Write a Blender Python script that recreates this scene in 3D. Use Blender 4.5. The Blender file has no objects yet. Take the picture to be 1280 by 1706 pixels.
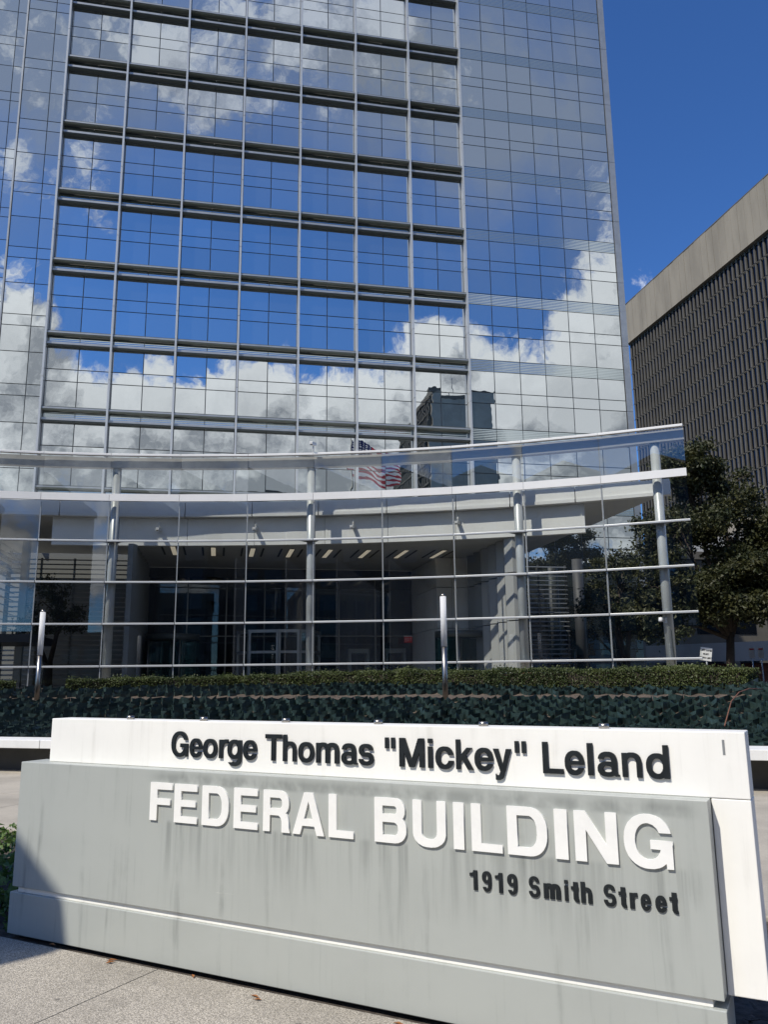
import bpy, math, random
from mathutils import Vector, Matrix
random.seed(7)
rnd = random.random
def uni(a, b): return a + (b - a) * random.random()
R = math.radians
S = bpy.context.scene
COL = S.collection

# ------------------------------------------------------------------ camera
CAM_H = 1.6
PITCH, ROLL, YAW = R(11.51), R(0.6215), R(11.57)
def camera():
    cp, sp, cr, sr = math.cos(PITCH), math.sin(PITCH), math.cos(ROLL), math.sin(ROLL)
    def rr(v): return Vector((cr*v[0] - sr*v[1], sr*v[0] + cr*v[1], v[2]))
    U, Fw, Rt = rr((0, cp, sp)), rr((0, -sp, cp)), rr((1, 0, 0))
    X = Fw*math.sin(YAW) + Rt*math.cos(YAW)
    Y = Fw*math.cos(YAW) - Rt*math.sin(YAW)
    # columns: camera right, up, backward in world space
    m = Matrix(((X[0], X[1], -X[2], 0), (Y[0], Y[1], -Y[2], 0), (U[0], U[1], -U[2], CAM_H), (0, 0, 0, 1)))
    d = bpy.data.cameras.new('camera'); o = bpy.data.objects.new('camera', d); COL.objects.link(o)
    o.matrix_world = m
    d.sensor_fit = 'HORIZONTAL'; d.sensor_width = 36; d.lens = 36*1352/1280
    d.clip_start = .05; d.clip_end = 5000
    S.camera = o
camera()

# ------------------------------------------------------------------ light
SUN_EL = R(52)
SUN_H = Vector((-.846, -.533)).normalized()
SUN = Vector((SUN_H.x*math.cos(SUN_EL), SUN_H.y*math.cos(SUN_EL), math.sin(SUN_EL)))
sd = bpy.data.lights.new('sun', 'SUN'); sd.energy = 4.6; sd.angle = R(.53); sd.color = (1, .935, .82)
so = bpy.data.objects.new('sun', sd); COL.objects.link(so)
so.rotation_euler = (-SUN).to_track_quat('-Z', 'Y').to_euler()
so.location = SUN*60
S.view_settings.view_transform = 'Standard'; S.view_settings.look = 'None'
S.view_settings.exposure = 0; S.view_settings.gamma = 1
S.render.engine = 'CYCLES'
S.cycles.use_denoising = True
S.cycles.max_bounces = 8; S.cycles.transparent_max_bounces = 24; S.cycles.glossy_bounces = 4; S.cycles.diffuse_bounces = 3
S.cycles.caustics_reflective = False; S.cycles.caustics_refractive = False
S.cycles.sample_clamp_indirect = 6

# node helper
class NT:
    def __init__(s, tree): s.t = tree; s.n = tree.nodes; s.l = tree.links
    def node(s, typ, **kw):
        n = s.n.new(typ)
        for k, v in kw.items():
            if k.startswith('i_'):
                n.inputs[k[2:].replace('_', ' ')].default_value = v
            else: setattr(n, k, v)
        return n
    def put(s, sock, v):
        if isinstance(v, bpy.types.NodeSocket): s.l.new(v, sock)
        else: sock.default_value = v
    def math(s, op, a, b=0.0, c=0.0, clamp=False):
        n = s.n.new('ShaderNodeMath'); n.operation = op; n.use_clamp = clamp
        for i, v in enumerate((a, b, c)): s.put(n.inputs[i], v)
        return n.outputs[0]
    def vec(s, op, a, b=(0, 0, 0), c=(0, 0, 0), scale=1.0):
        n = s.n.new('ShaderNodeVectorMath'); n.operation = op
        s.put(n.inputs[0], a)
        if op != 'SCALE': s.put(n.inputs[1], b)
        if op == 'MULTIPLY_ADD': s.put(n.inputs[2], c)
        if op == 'SCALE': s.put(n.inputs[3], scale)
        return n.outputs['Value'] if op in ('DOT_PRODUCT', 'LENGTH') else n.outputs[0]
    def mix(s, f, a, b):
        n = s.n.new('ShaderNodeMix'); n.data_type = 'RGBA'
        s.put(n.inputs[0], f); s.put(n.inputs[6], a if not isinstance(a, tuple) else (*a, 1)[:4]); s.put(n.inputs[7], b if not isinstance(b, tuple) else (*b, 1)[:4])
        return n.outputs[2]
    def ramp(s, v, lo, hi, a=0.0, b=1.0, smooth=True):
        n = s.n.new('ShaderNodeMapRange'); n.interpolation_type = 'SMOOTHSTEP' if smooth else 'LINEAR'
        for i, x in enumerate((v, lo, hi, a, b)): s.put(n.inputs[i], x)
        return n.outputs[0]
    def noise(s, vec, scale, detail=4, rough=.55, dist=0.0):
        n = s.n.new('ShaderNodeTexNoise'); s.put(n.inputs['Vector'], vec)
        n.inputs['Scale'].default_value = scale; n.inputs['Detail'].default_value = detail
        n.inputs['Roughness'].default_value = rough; n.inputs['Distortion'].default_value = dist
        return n.outputs['Fac']

# ------------------------------------------------------------------ world: blue sky, cumulus banks over the street behind the camera
# cloud banks: (u, v) = (x, z)/|y| of a direction towards the street side (-y), extents, amount
BANKS = [(-.16, .311, .218, .066, .50), (.042, .322, .237, .069, .48), (.19, .38, .09, .051, .4), (.52, .43, .10, .17, 1.0), (.451, .344, .145, .052, .6),
 (.379, .388, .066, .039, .45), (.283, .453, .082, .037, .5), (-.253, .406, .045, .075, .7), (-.172, .61, .045, .10, .62), (-.097, .809, .059, .061, .5),
 (.001, .758, .061, .042, .33), (.142, .905, .107, .076, .5), (.222, .95, .055, .052, .3), (-.272, .654, .029, .047, .45), (-.029, .443, .017, .018, .3),
 (.053, .557, .232, .098, -.55), (.382, .571, .091, .085, -.35), (-.097, .475, .105, .041, -.45), (.435, .467, .027, .055, -.2), (-.5, .4, .15, .12, .5), (.85, .4, .2, .15, .4), (.05, .17, .6, .10, .55), (.30, .25, .25, .06, .3), (-1.3, .7, .55, .5, .5), (1.6, .7, .6, .5, .5), (.1, 1.9, 1.2, .6, .45), (-2.6, .8, .9, .6, .5), (3.0, .8, 1.0, .6, .5)]  # the last, widest banks lie out of view, added to whiten the ambient light
VEILS = [(-.192, .849, .206, .13, 1.0), (.431, .86, .188, .213, 1.0), (-.297, .751, .088, .15, .9), (.25, .80, .15, .12, .5)]
def cloud_group():
    g = bpy.data.node_groups.new('cloud_density', 'ShaderNodeTree')
    g.interface.new_socket('Dir', in_out='INPUT', socket_type='NodeSocketVector')
    for o in ('Density', 'Veil'): g.interface.new_socket(o, in_out='OUTPUT', socket_type='NodeSocketFloat')
    q = NT(g); gi = q.node('NodeGroupInput'); go = q.node('NodeGroupOutput')
    d = gi.outputs[0]
    sp = q.node('ShaderNodeSeparateXYZ'); q.l.new(d, sp.inputs[0])
    x, y, z = sp.outputs
    ay = q.math('MAXIMUM', q.math('ABSOLUTE', y), .06)
    cb = q.node('ShaderNodeCombineXYZ'); q.put(cb.inputs[0], q.math('DIVIDE', x, ay)); q.put(cb.inputs[1], q.math('DIVIDE', z, ay))
    uv = cb.outputs[0]
    back = q.ramp(y, .05, -.2)
    def gs(L):
        acc = None
        for (u, v, wu, wv, a) in L:
            p = q.vec('MULTIPLY_ADD', uv, (1/wu, 1/wv, 0), (-u/wu, -v/wv, 0))
            e = q.math('EXPONENT', q.math('MULTIPLY', q.vec('DOT_PRODUCT', p, p), -.8))
            acc = q.math('MULTIPLY_ADD', e, a, acc if acc is not None else 0.0)
        return q.math('MULTIPLY', acc, back)
    n1 = q.noise(d, 5.2, 10, .66, .25)
    n2 = q.noise(d, 19, 7, .68, .8)
    n = q.math('ADD', q.math('MULTIPLY', q.math('SUBTRACT', n1, .5), 2.1), q.math('MULTIPLY', q.math('SUBTRACT', n2, .5), 1.0))
    # the small wisp over the roofs beyond the tower
    wq = q.vec('DISTANCE', d, (.455, .771, .445)) if False else q.vec('SUBTRACT', d, (.462, .768, .440))
    wisp = q.math('MULTIPLY', q.math('EXPONENT', q.math('MULTIPLY', q.vec('DOT_PRODUCT', wq, wq), -700.0)), .59)
    front = q.math('MULTIPLY', q.ramp(y, -.1, .3), -.25)
    dens = q.math('ADD', q.math('ADD', q.math('ADD', n, gs(BANKS)), wisp), q.math('ADD', front, -.23))
    q.put(go.inputs[0], dens)
    vn = q.noise(d, 4, 6, .6, .4)
    q.put(go.inputs[1], q.math('MULTIPLY', gs(VEILS), q.ramp(vn, .25, .60, .25, 1.0)))
    return g
def world():
    w = bpy.data.worlds.new('World'); S.world = w; w.use_nodes = True
    q = NT(w.node_tree); q.n.clear()
    out = q.node('ShaderNodeOutputWorld'); bg = q.node('ShaderNodeBackground')
    STR = .085
    bg.inputs[1].default_value = STR
    sky = q.node('ShaderNodeTexSky'); sky.sky_type = 'NISHITA'; sky.sun_disc = False
    sky.sun_elevation = SUN_EL; sky.sun_rotation = math.atan2(SUN_H.x, SUN_H.y)
    sky.air_density = 1.0; sky.dust_density = .2; sky.ozone_density = 2.0; sky.altitude = 20
    deep = q.vec('MULTIPLY', sky.outputs[0], (.55, 1.0, 1.66))   # deep autumn blue
    tc = q.node('ShaderNodeTexCoord'); d = q.vec('NORMALIZE', tc.outputs['Generated'])
    G = cloud_group()
    def dens(v):
        n = q.n.new('ShaderNodeGroup'); n.node_tree = G; q.l.new(v, n.inputs[0]); return n.outputs
    a = dens(d); b = dens(q.vec('NORMALIZE', q.vec('ADD', d, tuple(SUN*.055))))
    el = q.node('ShaderNodeSeparateXYZ'); q.l.new(d, el.inputs[0])
    alpha = q.math('MULTIPLY', q.ramp(a[0], .0, .30), q.ramp(el.outputs[2], .42, .60, 1.0, .66))   # high cloud is thinner
    shade = q.math('SUBTRACT', a[0], b[0])
    bil = q.noise(d, 11, 8, .62, .5)
    lit = q.ramp(q.math('ADD', q.math('MULTIPLY', shade, .8), q.math('SUBTRACT', bil, .5)), -.17, .17, .0, 1.0, False)
    thick = q.ramp(a[0], .3, 1.1)
    k = q.math('MULTIPLY', q.math('MULTIPLY_ADD', lit, .80, .20), q.math('MULTIPLY_ADD', thick, -.30, 1.0))
    cc = q.mix(k, (.20/STR, .23/STR, .285/STR), (.90/STR, .94/STR, 1.0/STR))
    c1 = q.mix(q.math('MINIMUM', a[1], .78), deep, (.30/STR, .35/STR, .44/STR))
    c = q.mix(alpha, c1, cc)
    q.l.new(c, bg.inputs[0]); q.l.new(bg.outputs[0], out.inputs[0])
world()

# ------------------------------------------------------------------ materials
M = {}
def mat(name, col=(.5, .5, .5), rough=.6, metal=0.0, spec=.5, var=0.0, vscale=3.0, bump=0.0, bscale=60.0, coords='Object', stretch=None, col2=None, fine=0.0):
    m = bpy.data.materials.new(name); m.use_nodes = True; q = NT(m.node_tree)
    b = q.n['Principled BSDF']
    b.inputs['Roughness'].default_value = rough; b.inputs['Metallic'].default_value = metal; b.inputs['Specular IOR Level'].default_value = spec
    c = (*col, 1)
    v = None
    if var or bump or fine:
        if coords == 'World':
            v = q.node('ShaderNodeNewGeometry').outputs['Position']
        else: v = q.node('ShaderNodeTexCoord').outputs[coords]
        if stretch: v = q.vec('MULTIPLY', v, stretch)
    if var:
        f = q.noise(v, vscale, 6, .62)
        c2 = col2 or tuple(x*(1 - var) for x in col)
        cc = q.mix(q.ramp(f, .35, .68), col, c2)
        if fine:
            f2 = q.noise(v, bscale, 3, .7)
            cc = q.mix(q.ramp(f2, .3, .7, 0, fine), cc, tuple(x*.35 for x in col))
        q.l.new(cc, b.inputs['Base Color'])
    else: b.inputs['Base Color'].default_value = c
    if bump:
        bn = q.node('ShaderNodeBump'); bn.inputs['Strength'].default_value = bump; bn.inputs['Distance'].default_value = .01
        q.put(bn.inputs['Height'], q.noise(v, bscale, 4, .6)); q.l.new(bn.outputs[0], b.inputs['Normal'])
    M[name] = m
    return m
mat('metal_grey', (.42, .44, .45), .38, .6, var=.15, vscale=1.5, coords='World')
mat('metal_pale', (.54, .56, .57), .35, .35, var=.08, vscale=1.0, coords='World')
mat('metal_dark', (.10, .115, .11), .45, .2)
mat('shelf_green', (.30, .33, .30), .5, .1)
mat('joint_grey', (.20, .205, .20), .6)
mat('concrete_mid', (.62, .52, .40), .85, 0, var=.25, vscale=.12, coords='World')
mat('steel', (.33, .315, .29), .32, 1.0, var=.12, vscale=4, stretch=(1, 1, 30), bump=.03, bscale=200)
mat('steel_dark', (.20, .20, .19), .35, .8)
mat('white_metal', (.80, .80, .79), .4, 0, var=.06, vscale=.8, coords='World')
mat('column_paint', (.55, .57, .57), .35, .15, var=.10, vscale=2.0, coords='World', bump=.05, bscale=80)
mat('soffit', (.60, .61, .60), .6, 0, var=.10, vscale=.6, coords='World')
mat('panel_white', (.84, .84, .82), .55, 0, var=.10, vscale=.5, coords='World')
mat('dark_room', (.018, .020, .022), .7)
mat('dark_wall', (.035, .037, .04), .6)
mat('lobby_floor', (.12, .12, .12), .3)
mat('louver', (.20, .21, .215), .4, .5)
mat('louver_pale', (.50, .52, .50), .4, .3)
mat('black', (.012, .013, .014), .5)
mat('letter_dark', (.010, .013, .015), .45, 0, spec=.3, var=.4, vscale=9, col2=(.020, .025, .028))
mat('letter_white', (.90, .90, .87), .45, 0, var=.08, vscale=6)
mat('concrete_walk', (.46, .42, .35), .85, 0, var=.28, vscale=.9, coords='World', bump=.25, bscale=45, fine=.25)
mat('asphalt', (.055, .055, .055), .9, 0, var=.25, vscale=.7, coords='World', bump=.3, bscale=30)
mat('soil', (.060, .046, .034), .95, 0, var=.5, vscale=5, coords='World', bump=.8, bscale=40, col2=(.13, .10, .075))
mat('mulch', (.045, .036, .030), .95, 0, var=.5, vscale=14, coords='World', bump=1.0, bscale=50, col2=(.10, .085, .07))
mat('ledge_white', (.78, .78, .76), .6, 0, var=.10, vscale=2, coords='World', bump=.08, bscale=40)
mat('stone_dark', (.06, .06, .058), .7, 0, var=.3, vscale=2, coords='World')
mat('concrete_brown', (.30, .265, .205), .85, 0, var=.22, vscale=.25, coords='World', bump=.1, bscale=6, stretch=(1, 1, .25))
mat('concrete_fin', (.115, .107, .092), .85, 0, var=.25, vscale=.3, coords='World')
mat('concrete_pale', (.34, .34, .33), .85, 0, var=.2, vscale=.3, coords='World')
mat('brick_red', (.16, .055, .035), .9, 0, var=.4, vscale=1.2, coords='World')
mat('bark', (.055, .042, .032), .95, 0, var=.4, vscale=6, bump=.8, bscale=18)
mat('sign_white', (.74, .74, .72), .5, 0, var=.12, vscale=6)
mat('sign_ink', (.02, .02, .02), .6)
mat('sign_red', (.55, .03, .03), .5)
mat('pipe_rust', (.20, .085, .05), .8, 0, var=.4, vscale=8)
mat('dry_leaf', (.33, .13, .035), .8, 0, var=.4, vscale=20)
mat('camera_white', (.75, .75, .74), .4)
mat('beam_grey', (.30, .295, .28), .5)
mat('wall_mid', (.40, .405, .40), .45)
mat('wall_grey', (.22, .235, .24), .4)
mat('hydrant', (.55, .03, .04), .45)

def mat_pavement():
    # washed aggregate: small stones of several tones, pits between them
    m = bpy.data.materials.new('aggregate'); m.use_nodes = True; q = NT(m.node_tree); b = q.n['Principled BSDF']
    v = q.node('ShaderNodeNewGeometry').outputs['Position']
    vo = q.node('ShaderNodeTexVoronoi'); vo.inputs['Scale'].default_value = 170; q.l.new(v, vo.inputs['Vector'])
    sep = q.node('ShaderNodeSeparateColor'); q.l.new(vo.outputs['Color'], sep.inputs[0])
    a = q.mix(q.ramp(sep.outputs[0], .1, .9, 0, 1, False), (.28, .255, .215), (.66, .605, .515))
    big = q.noise(v, 1.3, 5, .6); a = q.mix(q.ramp(big, .35, .7, 0, .35), a, (.22, .20, .17))
    pit = q.ramp(vo.outputs['Distance'], .35, .75)
    gum = q.node('ShaderNodeTexVoronoi'); gum.inputs['Scale'].default_value = 2.6; q.l.new(v, gum.inputs['Vector'])
    st = q.noise(v, 2.6, 6, .7); a = q.mix(q.ramp(st, .58, .74, 0, .45), a, (.12, .11, .095))
    a = q.mix(q.ramp(gum.outputs['Distance'], .055, .035, 0, .6), a, (.07, .065, .06))
    a = q.mix(q.math('MULTIPLY', pit, .5), a, (.13, .12, .10))
    q.l.new(a, b.inputs['Base Color']); b.inputs['Roughness'].default_value = .85
    bn = q.node('ShaderNodeBump'); bn.inputs['Strength'].default_value = .6; bn.inputs['Distance'].default_value = .006; bn.invert = True
    q.l.new(vo.outputs['Distance'], bn.inputs['Height']); q.l.new(bn.outputs[0], b.inputs['Normal'])
    M['aggregate'] = m
mat_pavement()

def mat_sign(name, base, streak, rough, amount, drip=False):
    # painted metal with rain streaks, blotches and a few light scratches (object space: x along the sign, z up)
    m = bpy.data.materials.new(name); m.use_nodes = True; q = NT(m.node_tree); b = q.n['Principled BSDF']
    v = q.node('ShaderNodeTexCoord').outputs['Object']
    s1 = q.noise(q.vec('MULTIPLY', v, (13, 13, .9)), 1.0, 5, .6)
    s2 = q.noise(q.vec('MULTIPLY', v, (42, 42, 1.6)), 1.0, 3, .6)
    bl = q.noise(v, 2.2, 6, .62)
    st = q.math('MULTIPLY', q.ramp(s1, .52, .80), q.ramp(bl, .35, .6))
    st = q.math('ADD', st, q.math('MULTIPLY', q.ramp(s2, .60, .82), .45))
    if drip:
        sp3 = q.node('ShaderNodeSeparateXYZ'); q.l.new(v, sp3.inputs[0]); X_, Z_ = sp3.outputs[0], sp3.outputs[2]
        under = q.math('MULTIPLY', q.ramp(Z_, .36, .77), q.ramp(Z_, .80, .77))
        above = q.math('MULTIPLY', q.ramp(Z_, .985, 1.01), q.ramp(Z_, 1.075, 1.03))
        inx = q.math('MULTIPLY', q.ramp(X_, 1.1, 1.35), q.ramp(X_, 4.33, 4.2))
        s3 = q.noise(q.vec('MULTIPLY', v, (17, 17, .6)), 1.0, 4, .62)
        s4 = q.noise(q.vec('MULTIPLY', v, (7, 7, 5)), 1.0, 3, .6)
        st = q.math('ADD', st, q.math('MULTIPLY', q.math('MULTIPLY', under, inx), q.ramp(s3, .42, .70, 0, .8)))
        st = q.math('ADD', st, q.math('MULTIPLY', q.math('MULTIPLY', above, inx), q.ramp(s4, .35, .62, 0, .8)), clamp=True)
    c = q.mix(q.ramp(bl, .35, .7, 0, .35), base, tuple(x*.86 for x in base))
    c = q.mix(q.math('MULTIPLY', st, amount), c, streak)
    sp = q.noise(q.vec('MULTIPLY', v, (1, 1, .45)), 16, 4, .7); c = q.mix(q.ramp(sp, .74, .80, 0, amount*.8), c, tuple(x*.5 for x in streak))
    sc = q.noise(q.vec('MULTIPLY', v, (3, 3, 60)), 1.0, 2, .5, 2.0); c = q.mix(q.ramp(sc, .795, .81, 0, .35), c, (.62, .62, .56))
    q.l.new(c, b.inputs['Base Color']); b.inputs['Roughness'].default_value = rough
    bn = q.node('ShaderNodeBump'); bn.inputs['Strength'].default_value = .04; bn.inputs['Distance'].default_value = .02
    q.put(bn.inputs['Height'], q.noise(v, 3, 3, .5)); q.l.new(bn.outputs[0], b.inputs['Normal'])
    M[name] = m
mat_sign('sign_panel_white', (.90, .895, .855), (.50, .49, .44), .42, .42)
mat_sign('sign_panel_grey', (.415, .438, .415), (.19, .205, .195), .42, .72, True)

def mat_glass_tower(name, tint, mirror, body, wave=0.0, rough=0.0):
    # coated facade glass: strong mirror over a dark body, each pane very slightly bowed
    m = bpy.data.materials.new(name); m.use_nodes = True; q = NT(m.node_tree); q.n.clear()
    out = q.node('ShaderNodeOutputMaterial'); mx = q.node('ShaderNodeMixShader'); df = q.node('ShaderNodeBsdfDiffuse'); gl = q.node('ShaderNodeBsdfGlossy')
    pos = q.node('ShaderNodeNewGeometry').outputs['Position']
    oi = q.node('ShaderNodeObjectInfo')
    tv = q.math('MULTIPLY_ADD', oi.outputs['Random'], .14, .86)
    tc = q.vec('SCALE', (tint[0], tint[1], tint[2]), scale=tv)
    q.l.new(tc, gl.inputs['Color']); gl.inputs['Roughness'].default_value = rough
    df.inputs['Color'].default_value = (*body, 1)
    mx.inputs[0].default_value = mirror
    bn = q.node('ShaderNodeBump'); bn.inputs['Strength'].default_value = .15
    h = q.noise(pos, .9, 2, .5)
    if wave:
        wv = q.node('ShaderNodeTexWave'); wv.bands_direction = 'Z'; wv.inputs['Scale'].default_value = 3.2; wv.inputs['Distortion'].default_value = .6
        q.l.new(q.vec('MULTIPLY', pos, (.5, 1, 1)), wv.inputs['Vector'])
        h = q.math('ADD', h, q.math('MULTIPLY', wv.outputs['Fac'], wave))
    bn.inputs['Distance'].default_value = .012
    q.put(bn.inputs['Height'], h); q.l.new(bn.outputs[0], gl.inputs['Normal'])
    q.l.new(df.outputs[0], mx.inputs[1]); q.l.new(gl.outputs[0], mx.inputs[2]); q.l.new(mx.outputs[0], out.inputs[0])
    M[name] = m
mat_glass_tower('tower_glass', (.86, .885, .87), .80, (.075, .088, .092))
mat_glass_tower('frit_glass', (.72, .78, .77), .74, (.11, .13, .125), wave=.9, rough=.05)
mat_glass_tower('far_glass', (.10, .11, .13), .5, (.008, .009, .011))

def mat_clear_glass(name, tint, ior, gain):
    m = bpy.data.materials.new(name); m.use_nodes = True; q = NT(m.node_tree); q.n.clear()
    out = q.node('ShaderNodeOutputMaterial'); mx = q.node('ShaderNodeMixShader'); tr = q.node('ShaderNodeBsdfTransparent'); gl = q.node('ShaderNodeBsdfGlossy')
    tr.inputs[0].default_value = (*tint, 1); gl.inputs['Color'].default_value = (.95, .97, 1, 1); gl.inputs['Roughness'].default_value = 0
    lw = q.node('ShaderNodeLayerWeight'); lw.inputs[0].default_value = .5
    fr = q.math('MULTIPLY_ADD', q.math('POWER', lw.outputs['Facing'], 5.0), .9, .043)
    q.put(mx.inputs[0], q.math('MULTIPLY', fr, gain, clamp=True))
    q.l.new(tr.outputs[0], mx.inputs[1]); q.l.new(gl.outputs[0], mx.inputs[2]); q.l.new(mx.outputs[0], out.inputs[0])
    M[name] = m
mat_clear_glass('screen_glass', (.965, .975, .97), 1.52, 1.45)
mat_clear_glass('door_glass', (.62, .74, .72), 1.5, 1.0)
mat_clear_glass('lobby_glass', (.80, .82, .82), 1.5, 1.1)

def mat_emit(name, col, k):
    m = bpy.data.materials.new(name); m.use_nodes = True; q = NT(m.node_tree); b = q.n['Principled BSDF']
    b.inputs['Base Color'].default_value = (*col, 1); b.inputs['Emission Color'].default_value = (*col, 1); b.inputs['Emission Strength'].default_value = k
    M[name] = m
mat_emit('lit_lamp', (1, .88, .68), .32)
mat_emit('exit_red', (.55, .02, .02), .06)

def mat_leaf(name, a, b_, tr=.25):
    m = bpy.data.materials.new(name); m.use_nodes = True; q = NT(m.node_tree); b = q.n['Principled BSDF']
    pos = q.node('ShaderNodeNewGeometry').outputs['Position']
    f = q.noise(pos, 1.6, 3, .6); f2 = q.noise(pos, 23, 2, .6)
    c = q.mix(q.ramp(q.math('ADD', q.math('MULTIPLY', f, .6), q.math('MULTIPLY', f2, .4)), .36, .64), a, b_)
    q.l.new(c, b.inputs['Base Color']); b.inputs['Roughness'].default_value = .55
    t = q.node('ShaderNodeBsdfTranslucent'); q.l.new(c, t.inputs[0])
    mx = q.node('ShaderNodeMixShader'); mx.inputs[0].default_value = tr
    o = q.n['Material Output']; q.l.new(b.outputs[0], mx.inputs[1]); q.l.new(t.outputs[0], mx.inputs[2]); q.l.new(mx.outputs[0], o.inputs[0])
    M[name] = m
mat_leaf('hedge_leaf', (.032, .052, .014), (.105, .130, .036))
mat_leaf('tree_leaf', (.017, .028, .008), (.066, .066, .019), .25)
mat_leaf('cover_leaf', (.05, .11, .022), (.16, .24, .06))

def mat_tube():
    m = bpy.data.materials.new('lamp_diffuser'); m.use_nodes = True; q = NT(m.node_tree); b = q.n['Principled BSDF']
    b.inputs['Base Color'].default_value = (.95, .95, .94, 1); b.inputs['Roughness'].default_value = .5; b.inputs['Specular IOR Level'].default_value = .2
    t = q.node('ShaderNodeBsdfTranslucent'); t.inputs[0].default_value = (.98, .98, .97, 1)
    mx = q.node('ShaderNodeMixShader'); mx.inputs[0].default_value = .5
    q.l.new(b.outputs[0], mx.inputs[1]); q.l.new(t.outputs[0], mx.inputs[2]); q.l.new(mx.outputs[0], q.n['Material Output'].inputs[0])
    M['lamp_diffuser'] = m
mat_tube()
def mat_geocell():
    m = bpy.data.materials.new('geocell_plastic'); m.use_nodes = True; q = NT(m.node_tree); b = q.n['Principled BSDF']
    v = q.node('ShaderNodeTexCoord').outputs['UV'] if False else q.node('ShaderNodeNewGeometry').outputs['Position']
    vo = q.node('ShaderNodeTexVoronoi'); vo.inputs['Scale'].default_value = 55; vo.inputs['Randomness'].default_value = .15; q.l.new(v, vo.inputs['Vector'])
    hole = q.ramp(vo.outputs['Distance'], .30, .22)
    n = q.noise(v, 2.2, 4, .6)
    c = q.mix(q.ramp(n, .3, .7), (.010, .022, .021), (.040, .070, .064))
    c = q.mix(q.math('MULTIPLY', hole, .8), c, (.006, .008, .008))
    q.l.new(c, b.inputs['Base Color']); b.inputs['Roughness'].default_value = .36
    M['geocell_plastic'] = m
mat_geocell()

# ------------------------------------------------------------------ builders
class MB:
    def __init__(s): s.v = []; s.f = []
    def add(s, vs, fs):
        o = len(s.v); s.v += [tuple(p) for p in vs]; s.f += [tuple(i + o for i in f) for f in fs]; return s
    def box(s, x0, x1, y0, y1, z0, z1):
        return s.add([(x0, y0, z0), (x1, y0, z0), (x1, y1, z0), (x0, y1, z0), (x0, y0, z1), (x1, y0, z1), (x1, y1, z1), (x0, y1, z1)],
            [(0, 3, 2, 1), (4, 5, 6, 7), (0, 1, 5, 4), (1, 2, 6, 5), (2, 3, 7, 6), (3, 0, 4, 7)])
    def hexa(s, P):   # 4 bottom points ccw, 4 top points
        return s.add(P, [(0, 3, 2, 1), (4, 5, 6, 7), (0, 1, 5, 4), (1, 2, 6, 5), (2, 3, 7, 6), (3, 0, 4, 7)])
    def prism(s, pts, z0, z1):   # plan polygon ccw
        n = len(pts)
        return s.add([(p[0], p[1], z0) for p in pts] + [(p[0], p[1], z1) for p in pts],
            [tuple(range(n - 1, -1, -1)), tuple(range(n, 2*n))] + [(i, (i+1) % n, n + (i+1) % n, n + i) for i in range(n)])
    def tube(s, pts, rads, n=10, cap=True):
        pts = [Vector(p) for p in pts]; o = len(s.v); k = len(pts)
        t0 = (pts[1] - pts[0]).normalized(); a = Vector((0, 0, 1)) if abs(t0.z) < .9 else Vector((1, 0, 0))
        u = t0.cross(a).normalized()
        for i, p in enumerate(pts):
            t = (pts[min(i+1, k-1)] - pts[max(i-1, 0)]).normalized()
            u = (u - t*u.dot(t)).normalized(); w = t.cross(u)
            r = rads[i] if isinstance(rads, (list, tuple)) else rads
            for j in range(n):
                th = 2*math.pi*j/n
                q = p + u*(r*math.cos(th)) + w*(r*math.sin(th)); s.v.append(tuple(q))
        for i in range(k - 1):
            for j in range(n):
                j2 = (j+1) % n
                s.f.append((o + i*n + j, o + i*n + j2, o + (i+1)*n + j2, o + (i+1)*n + j))
        if cap:
            s.f.append(tuple(o + j for j in range(n-1, -1, -1))); s.f.append(tuple(o + (k-1)*n + j for j in range(n)))
        return s
    def cyl(s, x, y, z0, z1, r, n=20, r1=None): return s.tube([(x, y, z0), (x, y, z1)], [r, r if r1 is None else r1], n)
    def mesh(s, name, m, origin=(0, 0, 0), smooth=False):
        me = bpy.data.meshes.new(name)
        ox, oy, oz = origin
        me.from_pydata([(x - ox, y - oy, z - oz) for x, y, z in s.v] if any(origin) else s.v, [], s.f)
        if m: me.materials.append(M[m])
        if smooth:
            for p in me.polygons: p.use_smooth = len(p.vertices) == 4
        me.update(); return me
    def build(s, name, m, parent=None, smooth=False, kind=None, label=None):
        # vertices are given in world space (or in the parent's space when the parent is turned)
        o = bpy.data.objects.new(name, None)
        org = tuple(parent['_o']) if parent is not None else (0, 0, 0)
        me = s.mesh(name, m, org, smooth)
        bpy.data.objects.remove(o)
        o = bpy.data.objects.new(name, me); COL.objects.link(o)
        if parent is not None:
            o.parent = parent; o['_o'] = org
        else: o['_o'] = (0.0, 0.0, 0.0)
        if kind: o['kind'] = kind
        if label: o['label'] = label
        return o
def bevel(o, w=.01, seg=2):
    b = o.modifiers.new('bevel', 'BEVEL'); b.width = w; b.segments = seg; b.limit_method = 'ANGLE'; return o
def tag(o, label, cat, group=None):
    o['label'] = label; o['category'] = cat
    if group: o['group'] = group
    return o
def thing(name, label, cat, loc=(0, 0, 0), rotz=0.0, group=None, local=False):
    o = bpy.data.objects.new(name, None); COL.objects.link(o); o.empty_display_size = .2
    o.location = loc; o.rotation_euler = (0, 0, rotz)
    o['_o'] = (0.0, 0.0, 0.0) if (rotz or local) else tuple(float(v) for v in loc)
    return tag(o, label, cat, group)
def place(name, me, parent, loc, rot=(0, 0, 0), scale=(1, 1, 1)):
    o = bpy.data.objects.new(name, me); COL.objects.link(o); o.parent = parent
    og = parent['_o']; o.location = (loc[0] - og[0], loc[1] - og[1], loc[2] - og[2]); o.rotation_euler = rot; o.scale = scale
    o['_o'] = (0.0, 0.0, 0.0)
    return o
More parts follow.
